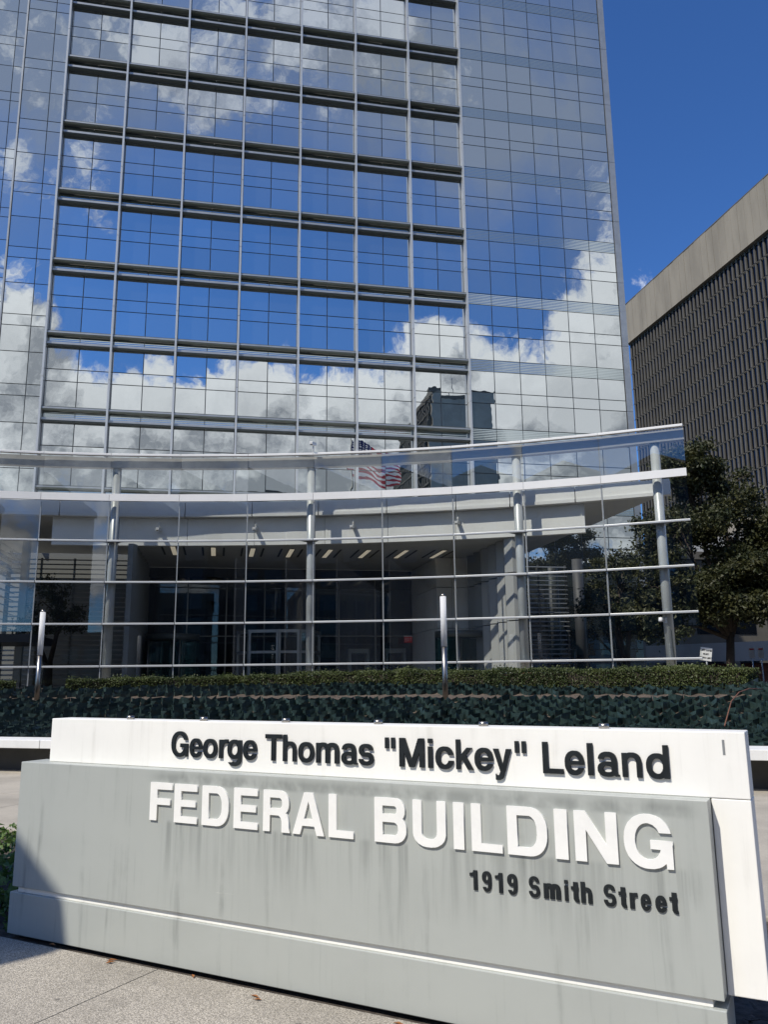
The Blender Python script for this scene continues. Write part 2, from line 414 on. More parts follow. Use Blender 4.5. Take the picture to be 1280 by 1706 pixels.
def copy_tree(o, parent=None):
    c = o.copy(); COL.objects.link(c); c.parent = parent
    for ch in list(o.children): copy_tree(ch, c)
    return c
def structure(o): o['kind'] = 'structure'; return o
def leaves(name, m, pts, size, parent=None, kind=None, asp=.55, up=.0):
    # one small folded leaf (two quads) at every point
    mb = MB()
    for p in pts:
        s = size*uni(.6, 1.35)
        th = uni(0, 6.283); ph = math.acos(uni(-1, 1)) if not up else math.acos(uni(up, 1))
        nrm = Vector((math.sin(ph)*math.cos(th), math.sin(ph)*math.sin(th), math.cos(ph)))
        a = nrm.orthogonal().normalized(); a.rotate(Matrix.Rotation(uni(0, 6.283), 3, nrm)); b = nrm.cross(a)
        p = Vector(p); h = nrm*(s*.14)
        mb.add([p - a*s*.5, p + b*s*asp*.5 + h, p + a*s*.5, p - b*s*asp*.5 + h], [(0, 1, 2), (0, 2, 3)])
    return mb.build(name, m, parent, kind=kind)
GLYPHS = {
 'mG': '328,-14 390,-12 462,8 526,44 570,84 572,2 652,2 652,326 660,330 658,376 358,376 358,268 516,266 500,218 468,166 434,132 382,104 334,100 330,96 326,100 294,100 250,116 226,132 192,166 168,202 152,238 136,306 136,410 144,450 156,486 184,538 214,572 262,604 306,616 354,616 414,596 446,572 476,538 506,480 644,482 632,530 604,586 584,614 534,664 506,684 458,708 370,728 290,728 226,716 154,684 126,664 64,598 28,530 8,462 4,410 0,406 0,306 4,302 4,274 16,218 48,142 84,90 134,44 198,8 270,-12',
 'me': '220,-10 302,-12 306,-8 330,-8 406,20 430,36 472,78 512,154 366,156 330,120 310,108 282,100 242,100 194,120 164,150 144,186 136,210 138,224 520,226 524,234 520,338 508,382 484,430 414,500 374,520 334,532 214,536 174,528 118,504 94,488 52,446 20,390 4,334 4,310 0,306 4,190 16,146 44,90 90,40 134,12 178,-4|138,308 144,338 160,370 198,408 238,424 290,424 338,400 372,358 388,318 386,308',
 'mo': '228,-10 310,-12 314,-8 338,-8 382,4 430,28 500,98 532,174 536,218 540,222 540,306 528,366 512,406 476,458 438,492 394,516 342,532 222,536 166,524 114,500 82,476 40,426 16,378 4,334 4,310 0,306 4,194 20,138 40,98 98,36 130,16 170,0|246,100 198,120 160,158 136,214 132,290 152,354 186,396 202,408 242,424 298,424 322,416 354,396 388,354 408,290 408,234 392,178 358,132 310,104',
 'mr': '0,2 132,2 132,302 144,342 160,370 190,400 210,412 262,424 328,422 326,536 222,536 162,524 138,512 132,514 130,524 0,522',
 'mg': '228,-198 322,-200 326,-196 370,-192 426,-172 470,-144 500,-114 532,-58 544,-18 542,524 414,524 410,504 378,520 314,536 214,536 162,524 94,488 52,446 20,390 0,310 0,222 4,218 8,178 36,110 52,86 94,44 142,16 214,-4 314,-4 354,4 406,28 412,26 412,-18 402,-20 392,-38 370,-60 334,-80 302,-88 250,-88 202,-72 198,-96 44,-98 56,-118 106,-160 170,-188|238,108 194,128 160,162 148,182 132,238 132,294 148,350 160,370 194,404 238,424 290,424 342,400 380,354 396,306 396,270 400,266 396,262 396,226 380,178 342,132 290,108',
 'mT': '220,2 352,2 352,598 570,600 570,716 0,714 2,600 220,598',
 'mh': '0,2 132,2 132,346 144,378 174,408 214,424 274,424 302,416 322,404 352,366 356,326 360,322 360,2 492,2 492,322 488,326 488,374 464,438 444,466 398,504 354,524 322,532 302,532 298,536 190,536 150,528 134,520 130,716 0,714',
 'mm': '0,2 132,2 132,350 136,366 148,390 174,416 194,424 238,424 262,412 280,394 296,358 296,326 300,322 300,2 430,0 432,358 440,382 466,412 490,424 534,424 554,416 580,390 596,350 596,2 726,0 728,362 720,402 704,442 688,466 658,496 634,512 582,532 562,532 558,536 466,536 446,532 418,524 366,492 310,524 262,536 170,536 130,524 2,524',
 'ma': '196,-10 294,-12 298,-8 326,-8 394,12 406,20 438,0 528,2 528,38 492,50 476,98 476,374 472,378 472,406 448,458 410,496 354,524 298,536 194,536 154,528 118,516 78,492 48,462 24,414 20,398 22,372 142,372 144,362 150,360 152,382 170,404 190,416 218,424 294,420 318,408 340,382 338,316 306,324 186,324 182,320 142,316 106,304 46,268 20,238 8,214 0,190 0,126 8,98 24,70 58,36 110,8 150,-4|226,88 186,96 140,126 132,142 132,170 140,186 158,204 182,216 214,224 278,224 310,216 334,204 340,198 340,114 326,104 290,92',
 'ms': '180,-10 290,-12 358,4 410,32 444,66 468,118 468,194 460,218 444,246 414,276 366,304 310,320 238,324 234,316 218,316 214,320 174,324 162,328 140,358 144,398 166,420 214,436 246,436 290,424 316,402 326,380 450,380 452,406 448,422 428,462 382,504 326,528 290,536 174,536 122,524 94,512 54,484 32,458 12,414 8,358 16,318 32,286 70,248 114,224 154,212 262,208 322,196 340,170 340,142 332,126 306,104 270,92 198,92 182,96 158,108 136,130 130,148 0,146 8,98 20,74 50,40 102,8 138,-4',
 'm"': '0,442 124,442 122,716 0,714|216,442 344,442 342,716 216,714',
 'mi': '0,2 132,2 130,524 0,522|0,610 130,608 132,714 2,716',
 'mc': '212,-10 290,-12 294,-8 318,-8 358,4 390,20 418,40 460,86 480,122 496,166 498,196 366,196 344,150 310,116 270,100 234,100 190,120 164,146 148,174 132,230 136,314 144,342 164,378 206,416 230,424 278,424 306,412 344,374 362,336 500,338 484,394 452,450 398,500 350,524 322,532 206,536 146,520 114,504 86,484 48,442 28,410 8,354 4,310 0,306 0,218 4,214 8,170 40,94 82,44 122,16 158,0',
 'mk': '0,2 132,2 132,174 194,236 366,0 532,2 308,334 308,342 496,522 334,524 134,336 130,716 0,714',
 'my': '76,-202 174,-204 210,-196 266,-168 296,-134 308,-106 316,-66 352,14 364,58 372,70 448,290 504,434 516,478 524,490 532,514 530,524 384,522 316,302 316,290 304,262 304,250 292,222 292,210 280,182 280,170 274,164 156,522 0,522 96,278 112,226 128,194 144,142 160,110 176,58 192,26 196,6 204,-2 164,-82 150,-92 102,-92 82,-84 72,-74 70,-60 60,-62 60,-198',
 'mM': '0,2 132,2 134,368 278,0 424,2 566,368 568,2 700,2 698,716 570,716 566,712 532,710 520,666 512,654 496,598 488,586 472,530 464,518 448,462 440,450 424,394 416,382 400,326 392,314 350,192 308,314 300,326 284,382 276,394 260,450 252,462 236,518 228,530 212,586 204,598 188,654 180,666 168,710 134,712 130,716 0,714',
 'mL': '0,2 492,2 490,112 132,114 130,716 0,714',
 'ml': '0,2 132,2 130,716 0,714',
 'mn': '0,2 132,2 132,346 144,378 174,408 214,424 274,424 302,416 322,404 352,366 356,326 360,322 360,2 492,2 492,322 488,326 488,374 464,438 426,484 374,516 298,536 190,536 150,528 134,520 130,524 0,522',
 'md': '224,-10 306,-12 310,-8 334,-8 394,12 410,24 414,0 544,2 542,716 412,714 410,504 378,520 314,536 218,536 178,528 142,516 90,484 56,450 24,398 12,366 0,306 0,218 12,158 28,118 60,70 114,24 166,0|242,100 190,124 156,162 144,186 132,234 132,290 136,294 136,314 156,362 194,404 238,424 290,424 330,408 372,366 388,334 396,302 396,222 376,166 334,120 314,108 286,100',
 'bF': '0,2 152,2 154,300 432,302 430,424 152,426 152,586 470,588 470,716 0,714',
 'bE': '0,2 520,2 518,124 152,126 154,300 480,302 478,424 154,424 152,586 510,588 510,716 0,714',
 'bD': '0,2 346,0 350,4 374,4 418,16 458,36 486,56 528,102 564,170 584,246 584,270 588,274 588,442 572,522 540,594 524,618 462,676 422,696 362,712 302,712 298,716 0,714|150,124 148,586 330,588 342,584 366,572 404,530 420,498 436,438 440,306 436,302 432,254 416,206 378,152 334,128 318,124',
 'bR': '0,2 152,2 154,284 354,284 400,242 416,190 416,2 604,2 576,82 572,194 568,198 560,262 524,326 504,330 540,366 568,426 572,466 576,470 572,554 556,606 536,638 502,672 470,692 406,712 350,712 346,716 0,714|154,408 154,588 370,588 394,576 416,550 424,526 424,470 412,442 386,416 362,408',
 'bA': '0,2 162,0 200,118 200,130 210,148 462,148 510,0 668,2 472,590 464,602 432,706 426,712 240,710|246,268 260,326 334,560 340,554 340,542 356,502 356,490 424,270',
 'bL': '0,2 492,2 490,124 152,126 150,716 0,714',
 'bB': '0,2 390,0 394,4 434,8 490,32 518,52 548,86 576,142 584,178 584,274 576,310 556,354 520,398 536,418 556,470 560,562 540,626 498,676 446,704 414,712 366,712 362,716 0,714|150,124 150,328 362,328 394,316 420,290 432,262 436,210 420,162 394,136 362,124|150,460 150,588 378,588 400,570 408,554 408,498 400,482 378,464 362,460',
 'bU': '232,-10 326,-12 330,-8 378,-4 418,8 486,48 524,90 540,118 560,190 558,716 412,714 412,230 408,226 408,198 392,162 366,136 346,124 298,112 238,116 206,128 168,162 152,198 152,226 148,230 148,714 0,714 0,190 8,150 36,90 90,36 166,0',
 'bI': '0,2 152,2 150,716 0,714',
 'bN': '0,2 152,2 154,448 408,6 414,0 564,2 562,716 416,714 414,260 156,710 150,716 0,714',
 'bG': '328,-14 390,-12 462,8 502,28 558,72 562,0 652,2 652,326 660,330 658,376 358,376 358,256 492,254 484,226 448,166 414,136 374,116 302,112 258,128 212,166 192,194 168,246 152,330 152,386 156,390 156,418 164,454 180,498 204,538 242,576 270,592 314,604 346,604 406,584 456,538 486,480 644,482 632,530 604,586 584,614 534,664 506,684 458,708 370,728 290,728 226,716 154,684 126,664 64,598 28,530 8,462 4,410 0,406 0,306 4,302 4,274 16,218 48,142 84,90 134,44 198,8 270,-12',
 'c1': '152,2 304,2 302,716 154,716 152,694 118,624 18,612 0,606 2,500 152,498',
 'c9': '168,-10 242,-12 262,-8 306,12 326,28 352,58 376,102 396,162 404,226 408,230 408,270 412,274 412,438 408,442 412,542 408,546 404,586 384,634 342,684 294,712 254,724 210,724 206,728 202,724 158,724 118,712 86,696 48,662 28,634 8,586 4,546 0,542 0,466 16,402 40,358 78,320 122,296 170,284 260,286 260,238 256,234 252,178 240,134 218,104 194,104 180,118 166,148 24,146 36,102 76,38 106,12 138,-4|194,400 168,422 156,450 152,466 152,546 176,598 190,608 210,612 232,594 240,578 252,534 260,466 244,422 218,400',
 'cS': '188,-10 282,-12 322,-4 378,20 410,44 444,86 456,110 472,170 472,242 460,294 432,346 398,380 382,392 318,420 238,428 236,418 230,416 190,424 164,462 156,490 156,530 164,558 180,586 214,608 250,608 274,596 300,562 310,520 456,522 448,582 440,606 412,654 382,684 342,708 290,724 262,724 258,728 206,728 202,724 158,720 134,712 78,680 56,658 28,614 16,582 12,534 8,530 8,490 20,426 44,378 78,340 134,308 174,296 202,296 206,292 258,296 278,288 294,288 316,258 324,234 320,166 308,142 282,116 250,104 222,104 190,116 164,142 152,166 146,196 0,194 4,146 16,110 52,54 82,28 126,4',
 'cm': '0,2 152,2 152,374 166,408 178,408 188,390 192,326 196,322 196,2 344,2 344,362 352,398 362,408 370,408 380,398 388,362 388,2 540,2 540,322 536,326 536,382 524,430 508,462 478,500 442,524 402,536 330,536 290,524 274,512 210,536 134,536 102,524 0,522',
 'ci': '0,2 152,2 150,524 0,522|0,594 150,592 152,714 2,716',
 'ct': '192,-6 248,-6 248,106 224,110 224,406 240,410 240,522 224,526 224,678 74,680 72,526 0,522 0,410 72,406 72,90 84,82 88,66 118,28 166,0',
 'ch': '0,2 152,2 152,362 164,390 182,408 210,408 228,390 240,362 240,326 244,322 244,2 392,2 392,366 376,430 352,470 318,504 282,524 238,536 152,538 150,716 0,714',
 'cr': '0,2 152,2 152,322 164,366 190,400 210,408 242,408 264,398 262,536 178,536 138,524 0,522',
 'ce': '176,-10 242,-12 262,-8 298,4 330,24 364,58 380,82 404,134 408,154 254,156 226,120 202,116 176,138 164,162 152,222 414,224 420,234 420,310 416,314 412,362 400,402 376,450 326,504 290,524 250,536 170,536 130,524 94,504 44,450 20,402 4,342 0,214 4,210 8,166 24,114 56,58 90,24 142,-4|154,316 160,354 172,382 186,400 198,408 222,408 240,394 260,354 266,316',
}

# ================================================================== GROUND
SA = R(39.7)                                   # the name sign is turned against the street grid
SP0 = Vector((-1.278, 6.046, 0))               # its front left corner on the ground
DR = Vector((math.cos(SA), -math.sin(SA), 0)); DN = Vector((math.sin(SA), math.cos(SA), 0))
def L2W(x, y, z=0): return SP0 + DR*x + DN*y + Vector((0, 0, z))
g = MB().box(-1500, 1500, -1500, 1500, -.6, -.12).build('ground', 'asphalt'); structure(g)

pav = bpy.data.objects.new('pavement', None); COL.objects.link(pav); structure(pav)
pav.location = SP0; pav.rotation_euler = (0, 0, -SA); pav['_o'] = (0.0, 0.0, 0.0)
xs = [-9.07, -6.98, -4.9, -2.82, -.75, 1.335, 3.42, 5.5, 7.6, 9.7]
ys = [-8.0, -6.0, -4.0, -2.0, -.035]
slab_me = bevel_me = None
for i in range(len(xs) - 1):
    for j in range(len(ys) - 1):
        me = MB().box(xs[i] + .004, xs[i+1] - .004, ys[j] + .004, ys[j+1] - .004, -.12, 0).build('slab', 'aggregate', pav)
# planting bed under and behind the sign, with its kerb
bed = MB().prism([tuple(L2W(a, b)[:2]) for a, b in ((-9, -.031), (9.6, -.031), (9.6, 2.5), (-9, 2.5))], -.15, -.018).build('planting_bed', 'mulch'); structure(bed)
kerb = bpy.data.objects.new('bed_kerb', None); COL.objects.link(kerb); structure(kerb); kerb['_o'] = (0.0, 0.0, 0.0)
kerb.location = SP0; kerb.rotation_euler = (0, 0, -SA)
for i in range(8):
    x0 = -9 + i*2.33
    bevel(MB().box(x0 + .004, x0 + 2.326, 2.502, 2.66, -.1, .015).build('kerb_stone', 'concrete_walk', kerb), .012)
walk = bpy.data.objects.new('walk', None); COL.objects.link(walk); structure(walk); walk['_o'] = (0.0, 0.0, 0.0)
walk.location = SP0; walk.rotation_euler = (0, 0, -SA)
for i in range(10):
    for j in range(7):
        x0, y0 = -12 + i*2.4, 2.665 + j*1.8
        MB().box(x0 + .005, x0 + 2.395, y0 + .005, y0 + 1.795, -.12, .003 + uni(-.002, .002)).build('slab', 'concrete_walk', walk)
# plaza under the building, raised behind the planting mound
plz = MB().prism([(-60, 22), (11.5, 18.5), (30, 20), (36, 60), (-60, 60)], -.11, .9) if False else None
pz = MB().prism([(-40, 24.6), (2, 24.4), (12.0, 21.6), (22, 20.5), (22, 41.2), (-40, 41.2)], -.11, .9).build('plaza', 'concrete_walk'); structure(pz)
road = MB().box(-300, 300, -30, -12, -.118, -.112).build('road', 'asphalt'); structure(road)

# fallen leaves on the paving
for k, (x, y) in enumerate(((1.02, -.09), (1.0, -.06), (2.08, -.13), (2.12, -.16), (3.2, -.36), (2.75, -.42), (3.55, -.22), (.45, -.02), (1.6, -.05), (2.9, -.10), (-.2, -.3), (.35, -.75))):
    w = L2W(x, y, .004); mb = MB()
    a = uni(0, 6.28); ca, sa = math.cos(a), math.sin(a); l, b = uni(.022, .035), uni(.008, .013)
    def q(u, v, z): return (w.x + ca*u - sa*v, w.y + sa*u + ca*v, w.z + z)
    mb.add([q(-l, 0, .002), q(-l*.2, b, .010), q(l, 0, .004), q(-l*.2, -b, .009), q(0, 0, .001)], [(0, 4, 1), (1, 4, 2), (2, 4, 3), (3, 4, 0)])
    o = mb.build('fallen_leaf', 'dry_leaf')
    tag(o, 'small curled brown leaf lying on the paving near the sign', 'leaf', 'fallen leaves on the paving')

# ground cover beside the sign's left end, and bark behind its right end
pts = []
for _ in range(2600):
    x, y = uni(-4.5, .1), uni(.3, 2.4)
    if x > -.02 and y < .6: continue
    pts.append(L2W(x, y, .01 + .13*rnd()*(1 - .3*math.sin(x*3 + y*2))))
for _ in range(500): pts.append(L2W(uni(-2.0, -.06), uni(.02, .5), uni(0, .09)))
o = leaves('ground_cover', 'cover_leaf', pts, .085, kind='stuff', asp=.62, up=.15)
tag(o, 'low glossy green ground cover at the left end of the name sign', 'ground cover')
mb = MB()
for _ in range(1500):
    p = L2W(uni(4.0, 8.5), uni(.02, 2.45), uni(-.012, .02)); a = uni(0, 6.28); l, b, h = uni(.012, .035), uni(.006, .012), uni(.002, .01)
    u = Vector((math.cos(a)*l, math.sin(a)*l, uni(-.008, .012))); v = Vector((-math.sin(a)*b, math.cos(a)*b, uni(-.004, .006)))
    mb.add([p - u - v, p + u - v, p + u + v, p - u + v, p + Vector((0, 0, h))], [(0, 1, 4), (1, 2, 4), (2, 3, 4), (3, 0, 4)])
o = mb.build('bark_chips', 'mulch', kind='stuff'); tag(o, 'dark bark chips beside the right end of the name sign', 'bark')

# ================================================================== NAME SIGN
sign = thing('name_sign', 'long grey and white metal sign with the federal building name and address', 'sign', SP0, -SA)
MB().box(.06, 4.28, .05, .22, -.03, .014).build('footing', 'black', sign)
bp = bevel(MB().box(0, 4.342, 0, .25, .012, .262).build('base_panel', 'sign_panel_grey', sign), .004)
bevel(MB().box(.055, 4.29, .018, .24, .262, .2965).build('reveal_strip', 'sign_panel_white', sign), .003)
gp = bevel(MB().box(.018, 4.338, 0, .205, .2965, 1.073).build('grey_panel', 'sign_panel_grey', sign), .004)
wp = bevel(MB().box(.18, 4.50, .09, .25, 1.0735, 1.352).build('white_panel', 'sign_panel_white', sign), .004)
bevel(MB().box(4.3405, 4.50, .0915, .2485, .294, 1.0715).build('white_leg', 'sign_panel_white', sign), .004)
for s_ in (.83, 1.44, 2.05, 2.66, 3.27, 3.88):
    MB().cyl(s_, .16, 1.352, 1.374, .024, 18).build('bolt_cap', 'steel', sign, True)
MB().box(4.405, 4.415, .0885, .0905, 1.255, 1.318).build('seam_scar', 'metal_grey', wp)
LINE1 = [('G', 1.26, 1.39), ('e', 1.405, 1.499), ('o', 1.509, 1.614), ('r', 1.63, 1.695), ('g', 1.693, 1.795), ('e', 1.807, 1.905), ('T', 1.965, 2.077), ('h', 2.088, 2.178), ('o', 2.192, 2.296), ('m', 2.31, 2.457), ('a', 2.473, 2.573), ('s', 2.581, 2.672), ('"', 2.742, 2.8), ('M', 2.827, 2.97), ('i', 2.992, 3.017), ('c', 3.034, 3.134), ('k', 3.148, 3.241), ('e', 3.248, 3.346), ('y', 3.347, 3.44), ('"', 3.46, 3.516), ('L', 3.598, 3.697), ('e', 3.705, 3.797), ('l', 3.813, 3.84), ('a', 3.859, 3.958), ('n', 3.971, 4.059), ('d', 4.078, 4.178)]
LINE2 = [('F', 1.193, 1.364), ('E', 1.383, 1.557), ('D', 1.592, 1.785), ('E', 1.822, 1.989), ('R', 2.026, 2.205), ('A', 2.221, 2.423), ('L', 2.45, 2.601), ('B', 2.726, 2.907), ('U', 2.944, 3.123), ('I', 3.164, 3.219), ('L', 3.258, 3.413), ('D', 3.439, 3.631), ('I', 3.667, 3.727), ('N', 3.759, 3.95), ('G', 3.978, 4.184)]
LINE3 = [('1', 3.239, 3.278), ('9', 3.302, 3.349), ('1', 3.367, 3.404), ('9', 3.427, 3.476), ('S', 3.531, 3.583), ('m', 3.601, 3.68), ('i', 3.698, 3.714), ('t', 3.728, 3.763), ('h', 3.772, 3.822), ('S', 3.873, 3.926), ('t', 3.938, 3.971), ('r', 3.985, 4.019), ('e', 4.031, 4.074), ('e', 4.092, 4.139), ('t', 4.151, 4.185)]
def letter(ch, face, x0, x1, base, cap, y_front, depth, m, parent):
    loops = [[tuple(int(a) for a in p.split(',')) for p in l.split(' ')] for l in GLYPHS[face + ch].split('|')]
    w = max(p[0] for l in loops for p in l); kx = (x1 - x0)/w; kz = (cap - base)/714
    c = bpy.data.curves.new('letter', 'CURVE'); c.dimensions = '2D'; c.fill_mode = 'BOTH'; c.extrude = depth/2
    for l in loops:
        sp = c.splines.new('POLY'); sp.points.add(len(l) - 1); sp.use_cyclic_u = True
        for i, p in enumerate(l): sp.points[i].co = (p[0]*kx, p[1]*kz, 0, 1)
    o = bpy.data.objects.new('letter', c)
    me = bpy.data.meshes.new_from_object(o); bpy.data.objects.remove(o)
    me.name = 'letter'; me.materials.clear(); me.materials.append(M[m])
    n = bpy.data.objects.new('letter', me); COL.objects.link(n); n.parent = parent; n['_o'] = (0.0, 0.0, 0.0)
    n.rotation_euler = (R(90), 0, 0); n.location = (x0, y_front + depth/2, base)
for ch, a, b in LINE1: letter(ch, 'm', a, b, 1.1445, 1.289, .078, .0115, 'letter_dark', wp)
for ch, a, b in LINE2: letter(ch, 'b', a, b, .785, 1.0, -.0115, .011, 'letter_white', gp)
for ch, a, b in LINE3: letter(ch, 'c', a, b, .610, .697, -.0065, .006, 'letter_dark', gp)

# ================================================================== GLASS TOWER
tower = thing('office_tower', 'tall blue mirror glass office tower with grey fins and sunshades behind the curved screen', 'building', (2, 42, .9))
Z0, FH = 11.164, 4.1                      # a floor line, storey height
FX0, BAY = -9.145, 3.2535                 # first fin, bay width
unit = MB().box(-.5, .5, -.012, .012, -.5, .5)
UM = {k: unit.mesh('pane', k) for k in ('tower_glass', 'frit_glass')}
panes = []
def pane(x0, x1, z0, z1, y, m='tower_glass', gap=.045):
    panes.append((x0 + gap/2, x1 - gap/2, z0 + gap/2, z1 - gap/2, y, m))
YG = 42.2
# central bays
for k in range(0, 10):
    zk = Z0 + FH*k
    for j in range(7):
        xa = FX0 + BAY*j + .055; xb = FX0 + BAY*(j+1) - .055; xm = (xa + xb)/2
        for a, b in ((xa, xm), (xm, xb)):
            if k < 9: pane(a, b, zk - .66, zk - .14, YG, 'frit_glass', .03)
            if k < 9: pane(a, b, zk - 1.97, zk - .74, YG)
            if k < 9: pane(a, b, zk - 2.63, zk - 1.97, YG)
            pane(a, b, max(8.3, zk - 4.1), zk - 2.63, YG)
# right hand bays, flush
RX = [13.56, 15.10, 16.68, 18.25, 19.87, 21.50, 23.19]
for k in range(-1, 10):
    zk = Z0 + FH*k
    for i in range(6):
        a, b = RX[i] + (.1 if i == 0 else 0), RX[i+1]
        if k < 9:
            pane(a, b, zk - .69, zk, 41.83, 'frit_glass', .03)
            pane(a, b, zk - 1.96, zk - .69, 41.83)
            pane(a, b, zk - 2.61, zk - 1.96, 41.83)
        pane(a, b, max(1.0, zk - 4.1), zk - 2.61, 41.83)
for i in range(6):
    for a, b in ((1.0, 2.27), (2.27, 2.96)): pane(RX[i] + (.1 if i == 0 else 0), RX[i+1], a, b, 41.83)
# left bays, set back in two steps
for k in range(-1, 9):
    z = lambda f: Z0 + FH*(k + f)
    for a, b in ((-12.31, -10.76), (-10.76, -9.0)):
        for f0, f1 in ((.04, .416), (.416, .578), (.578, 1.04)): pane(a, b, z(f0), z(f1), 45.5)
    for a, b in ((-14.1, -13.0), (-15.7, -14.1), (-17.3, -15.7), (-18.9, -17.3)):
        for f0, f1 in ((.214, .594), (.594, .748), (.748, 1.214)): pane(a, b, z(f0), z(f1), 49.7)
panes.sort(key=lambda p: -((p[1]-p[0])*(p[3]-p[2])/(p[4]**2 + ((p[0]+p[1])/2)**2 + (p[3] - 1.6)**2) if p[3] < 43.5 and p[2] > 8 else 1e-9))
rest = {'tower_glass': MB(), 'frit_glass': MB()}
for i, (x0, x1, z0, z1, y, m) in enumerate(panes):
    cx, cz = (x0+x1)/2, (z0+z1)/2
    rx, rz = random.gauss(0, R(.13)), random.gauss(0, R(.13))
    if i < 300:
        place('pane', UM[m], tower, (cx, y, cz), (rx, 0, rz), (x1-x0, 1, z1-z0))
    else:
        w, h = (x1-x0)/2, (z1-z0)/2
        P = []
        for dy in (-.012, .012):
            for sx, sz in ((-1, -1), (1, -1), (1, 1), (-1, 1)):
                P.append((cx + sx*w, y + dy - sz*h*math.tan(rx)*-1*-1 + sx*w*math.tan(rz), cz + sz*h))
        rest[m].add(P, [(0, 1, 2, 3), (7, 6, 5, 4), (0, 4, 5, 1), (1, 5, 6, 2), (2, 6, 7, 3), (3, 7, 4, 0)])
rest['tower_glass'].build('upper_panes', 'tower_glass', tower, kind='stuff')
rest['frit_glass'].build('fritted_panes', 'frit_glass', tower, kind='stuff')
# backing behind the joints
mb = MB().box(-9.2, 23.55, 42.24, 70, .9, 48.06); mb.box(13.6, 23.2, 41.87, 42.235, .9, 48.06)
mb.box(-12.35, -9.21, 45.54, 70, .9, 48.06); mb.box(-30, -12.36, 49.75, 70, .9, 48.06)
mb.build('core', 'joint_grey', tower)
# fins in storey lengths
fin = MB().box(-.05, .05, -.24, .24, 0, FH - .025); fm = fin.mesh('fin', 'metal_pale')
for j in range(8):
    for k in range(-1, 9):
        zb = Z0 + FH*k + 1.56
        place('fin', fm, tower, (FX0 + BAY*j, 41.97, zb))
# horizontal sunshades: an upper tray with a lip, a lower blade
W = BAY - .104
up = MB().box(-W/2, W/2, -.34, .0, -.135, -.035)
for i in range(5): up.box(-W/2, W/2, -.30 + i*.06, -.275 + i*.06, -.155, -.1352)
um = up.mesh('sunshade', 'shelf_green'); ul = MB().box(-W/2, W/2, -.39, -.343, -.125, -.045).mesh('lip', 'metal_grey')
ut = MB().box(-W/2, W/2, -.36, -.02, -.033, .0).mesh('tray_edge', 'metal_dark')
lm = MB().box(-W/2, W/2, -.25, 0, -.745, -.672).mesh('lower_blade', 'metal_dark'); ll = MB().box(-W/2, W/2, -.295, -.252, -.70, -.585).mesh('lip', 'metal_grey')
for k in range(0, 9):
    for j in range(7):
        c = (FX0 + BAY*(j + .5), YG - .02, Z0 + FH*k)
        a = place('sunshade', um, tower, c); place('lip', ul, a, (0, 0, 0)); place('tray_edge', ut, a, (0, 0, 0))
        a = place('lower_blade', lm, tower, c); place('lip', ll, a, (0, 0, 0))
# corner strip
for k in range(-2, 9):
    z = Z0 + FH*k
    MB().box(23.235, 23.63, 41.80, 42.2, max(.9, z + 1.50), z + 1.50 + FH - .02).build('corner_panel', 'metal_grey', tower)
MB().box(-12.42, -12.33, 45.44, 49.7, .9, 48.06).build('edge_trim', 'metal_grey', tower)

# ================================================================== CURVED GLASS SCREEN
CC = (-6.905, -7.652); CR = 37.62
def A(deg, off=0.0, z=0.0):
    a = R(deg); return (CC[0] + (CR + off)*math.sin(a), CC[1] + (CR + off)*math.cos(a), z)
JT = [-10.4, -6.65, -2.85, .95, 4.5, 8.27, 12.0, 15.66, 19.45, 23.31, 27.1, 31.05, 35.2]
ZB, Z3, Z2, Z1, ZF, ZFT, ZT = 2.08, 3.53, 4.99, 6.46, 7.90, 8.16, 9.58
screen = thing('glass_screen', 'curved glass screen wall with white rails and round columns in front of the tower entrance', 'glass screen', A(12, 0, .9))
def arcbox(mb, a0, a1, o0, o1, z0, z1, n=1):
    for i in range(n):
        b0, b1 = a0 + (a1-a0)*i/n, a0 + (a1-a0)*(i+1)/n
        P = [A(b0, o0, z0), A(b1, o0, z0), A(b1, o1, z0), A(b0, o1, z0), A(b0, o0, z1), A(b1, o0, z1), A(b1, o1, z1), A(b0, o1, z1)]
        mb.hexa(P)
    return mb
g_ = .02  # half joint in degrees
rows = [(.92, ZB), (ZB, Z3), (Z3, Z2), (Z2, Z1), (Z1, ZF), (ZFT, ZT)]
for i in range(len(JT) - 1):
    a0, a1 = JT[i] + g_, JT[i+1] - g_
    for z0, z1 in rows:
        arcbox(MB(), a0, a1, 0, .016, z0 + .03, z1 - .03).build('pane', 'screen_glass', screen)
    for z in (ZB, Z3, Z2, Z1):
        r = arcbox(MB(), a0 - .005, a1 + .005, -.05, .03, z - .042, z + .028).build('rail', 'metal_pale', screen); bevel(r, .012)
    arcbox(MB(), a0 - .01, a1 + .01, -.07, .02, ZF, ZFT).build('fascia_panel', 'white_metal', screen)
    r = arcbox(MB(), a0 - .015, a1 + .015, -.08, .06, ZT - .01, ZT + .075).build('top_rail', 'white_metal', screen); bevel(r, .012)
    arcbox(MB(), a0 - .02, a1 + .02, .16, .42, ZT - .40, ZT - .02).build('ring_beam', 'beam_grey', screen)
    if i:  # slim glazing post behind each joint
        for z0, z1 in rows[:5]:
            p = A(JT[i], .05); MB().box(p[0] - .018, p[0] + .018, p[1] - .025, p[1] + .025, z0 + .04, z1 - .05).build('glazing_post', 'metal_pale', screen)
COLS = (-6.0, 4.72, 15.45, 26.72, 33.75)
for a in COLS:
    x, y, _ = A(a, .36)
    c = MB().cyl(x, y, .9, ZT - .03, .155, 32).build('column', 'column_paint', screen, True)
    for z in (ZB, Z3, Z2, Z1):   # flat ties between rail and column
        p, q = A(a - .55, .035), A(a + .55, .035); p2, q2 = A(a - .3, .36), A(a + .3, .36)
        MB().prism([p[:2], q[:2], q2[:2], p2[:2]], z - .03, z + .02).build('tie_plate', 'metal_grey', c)
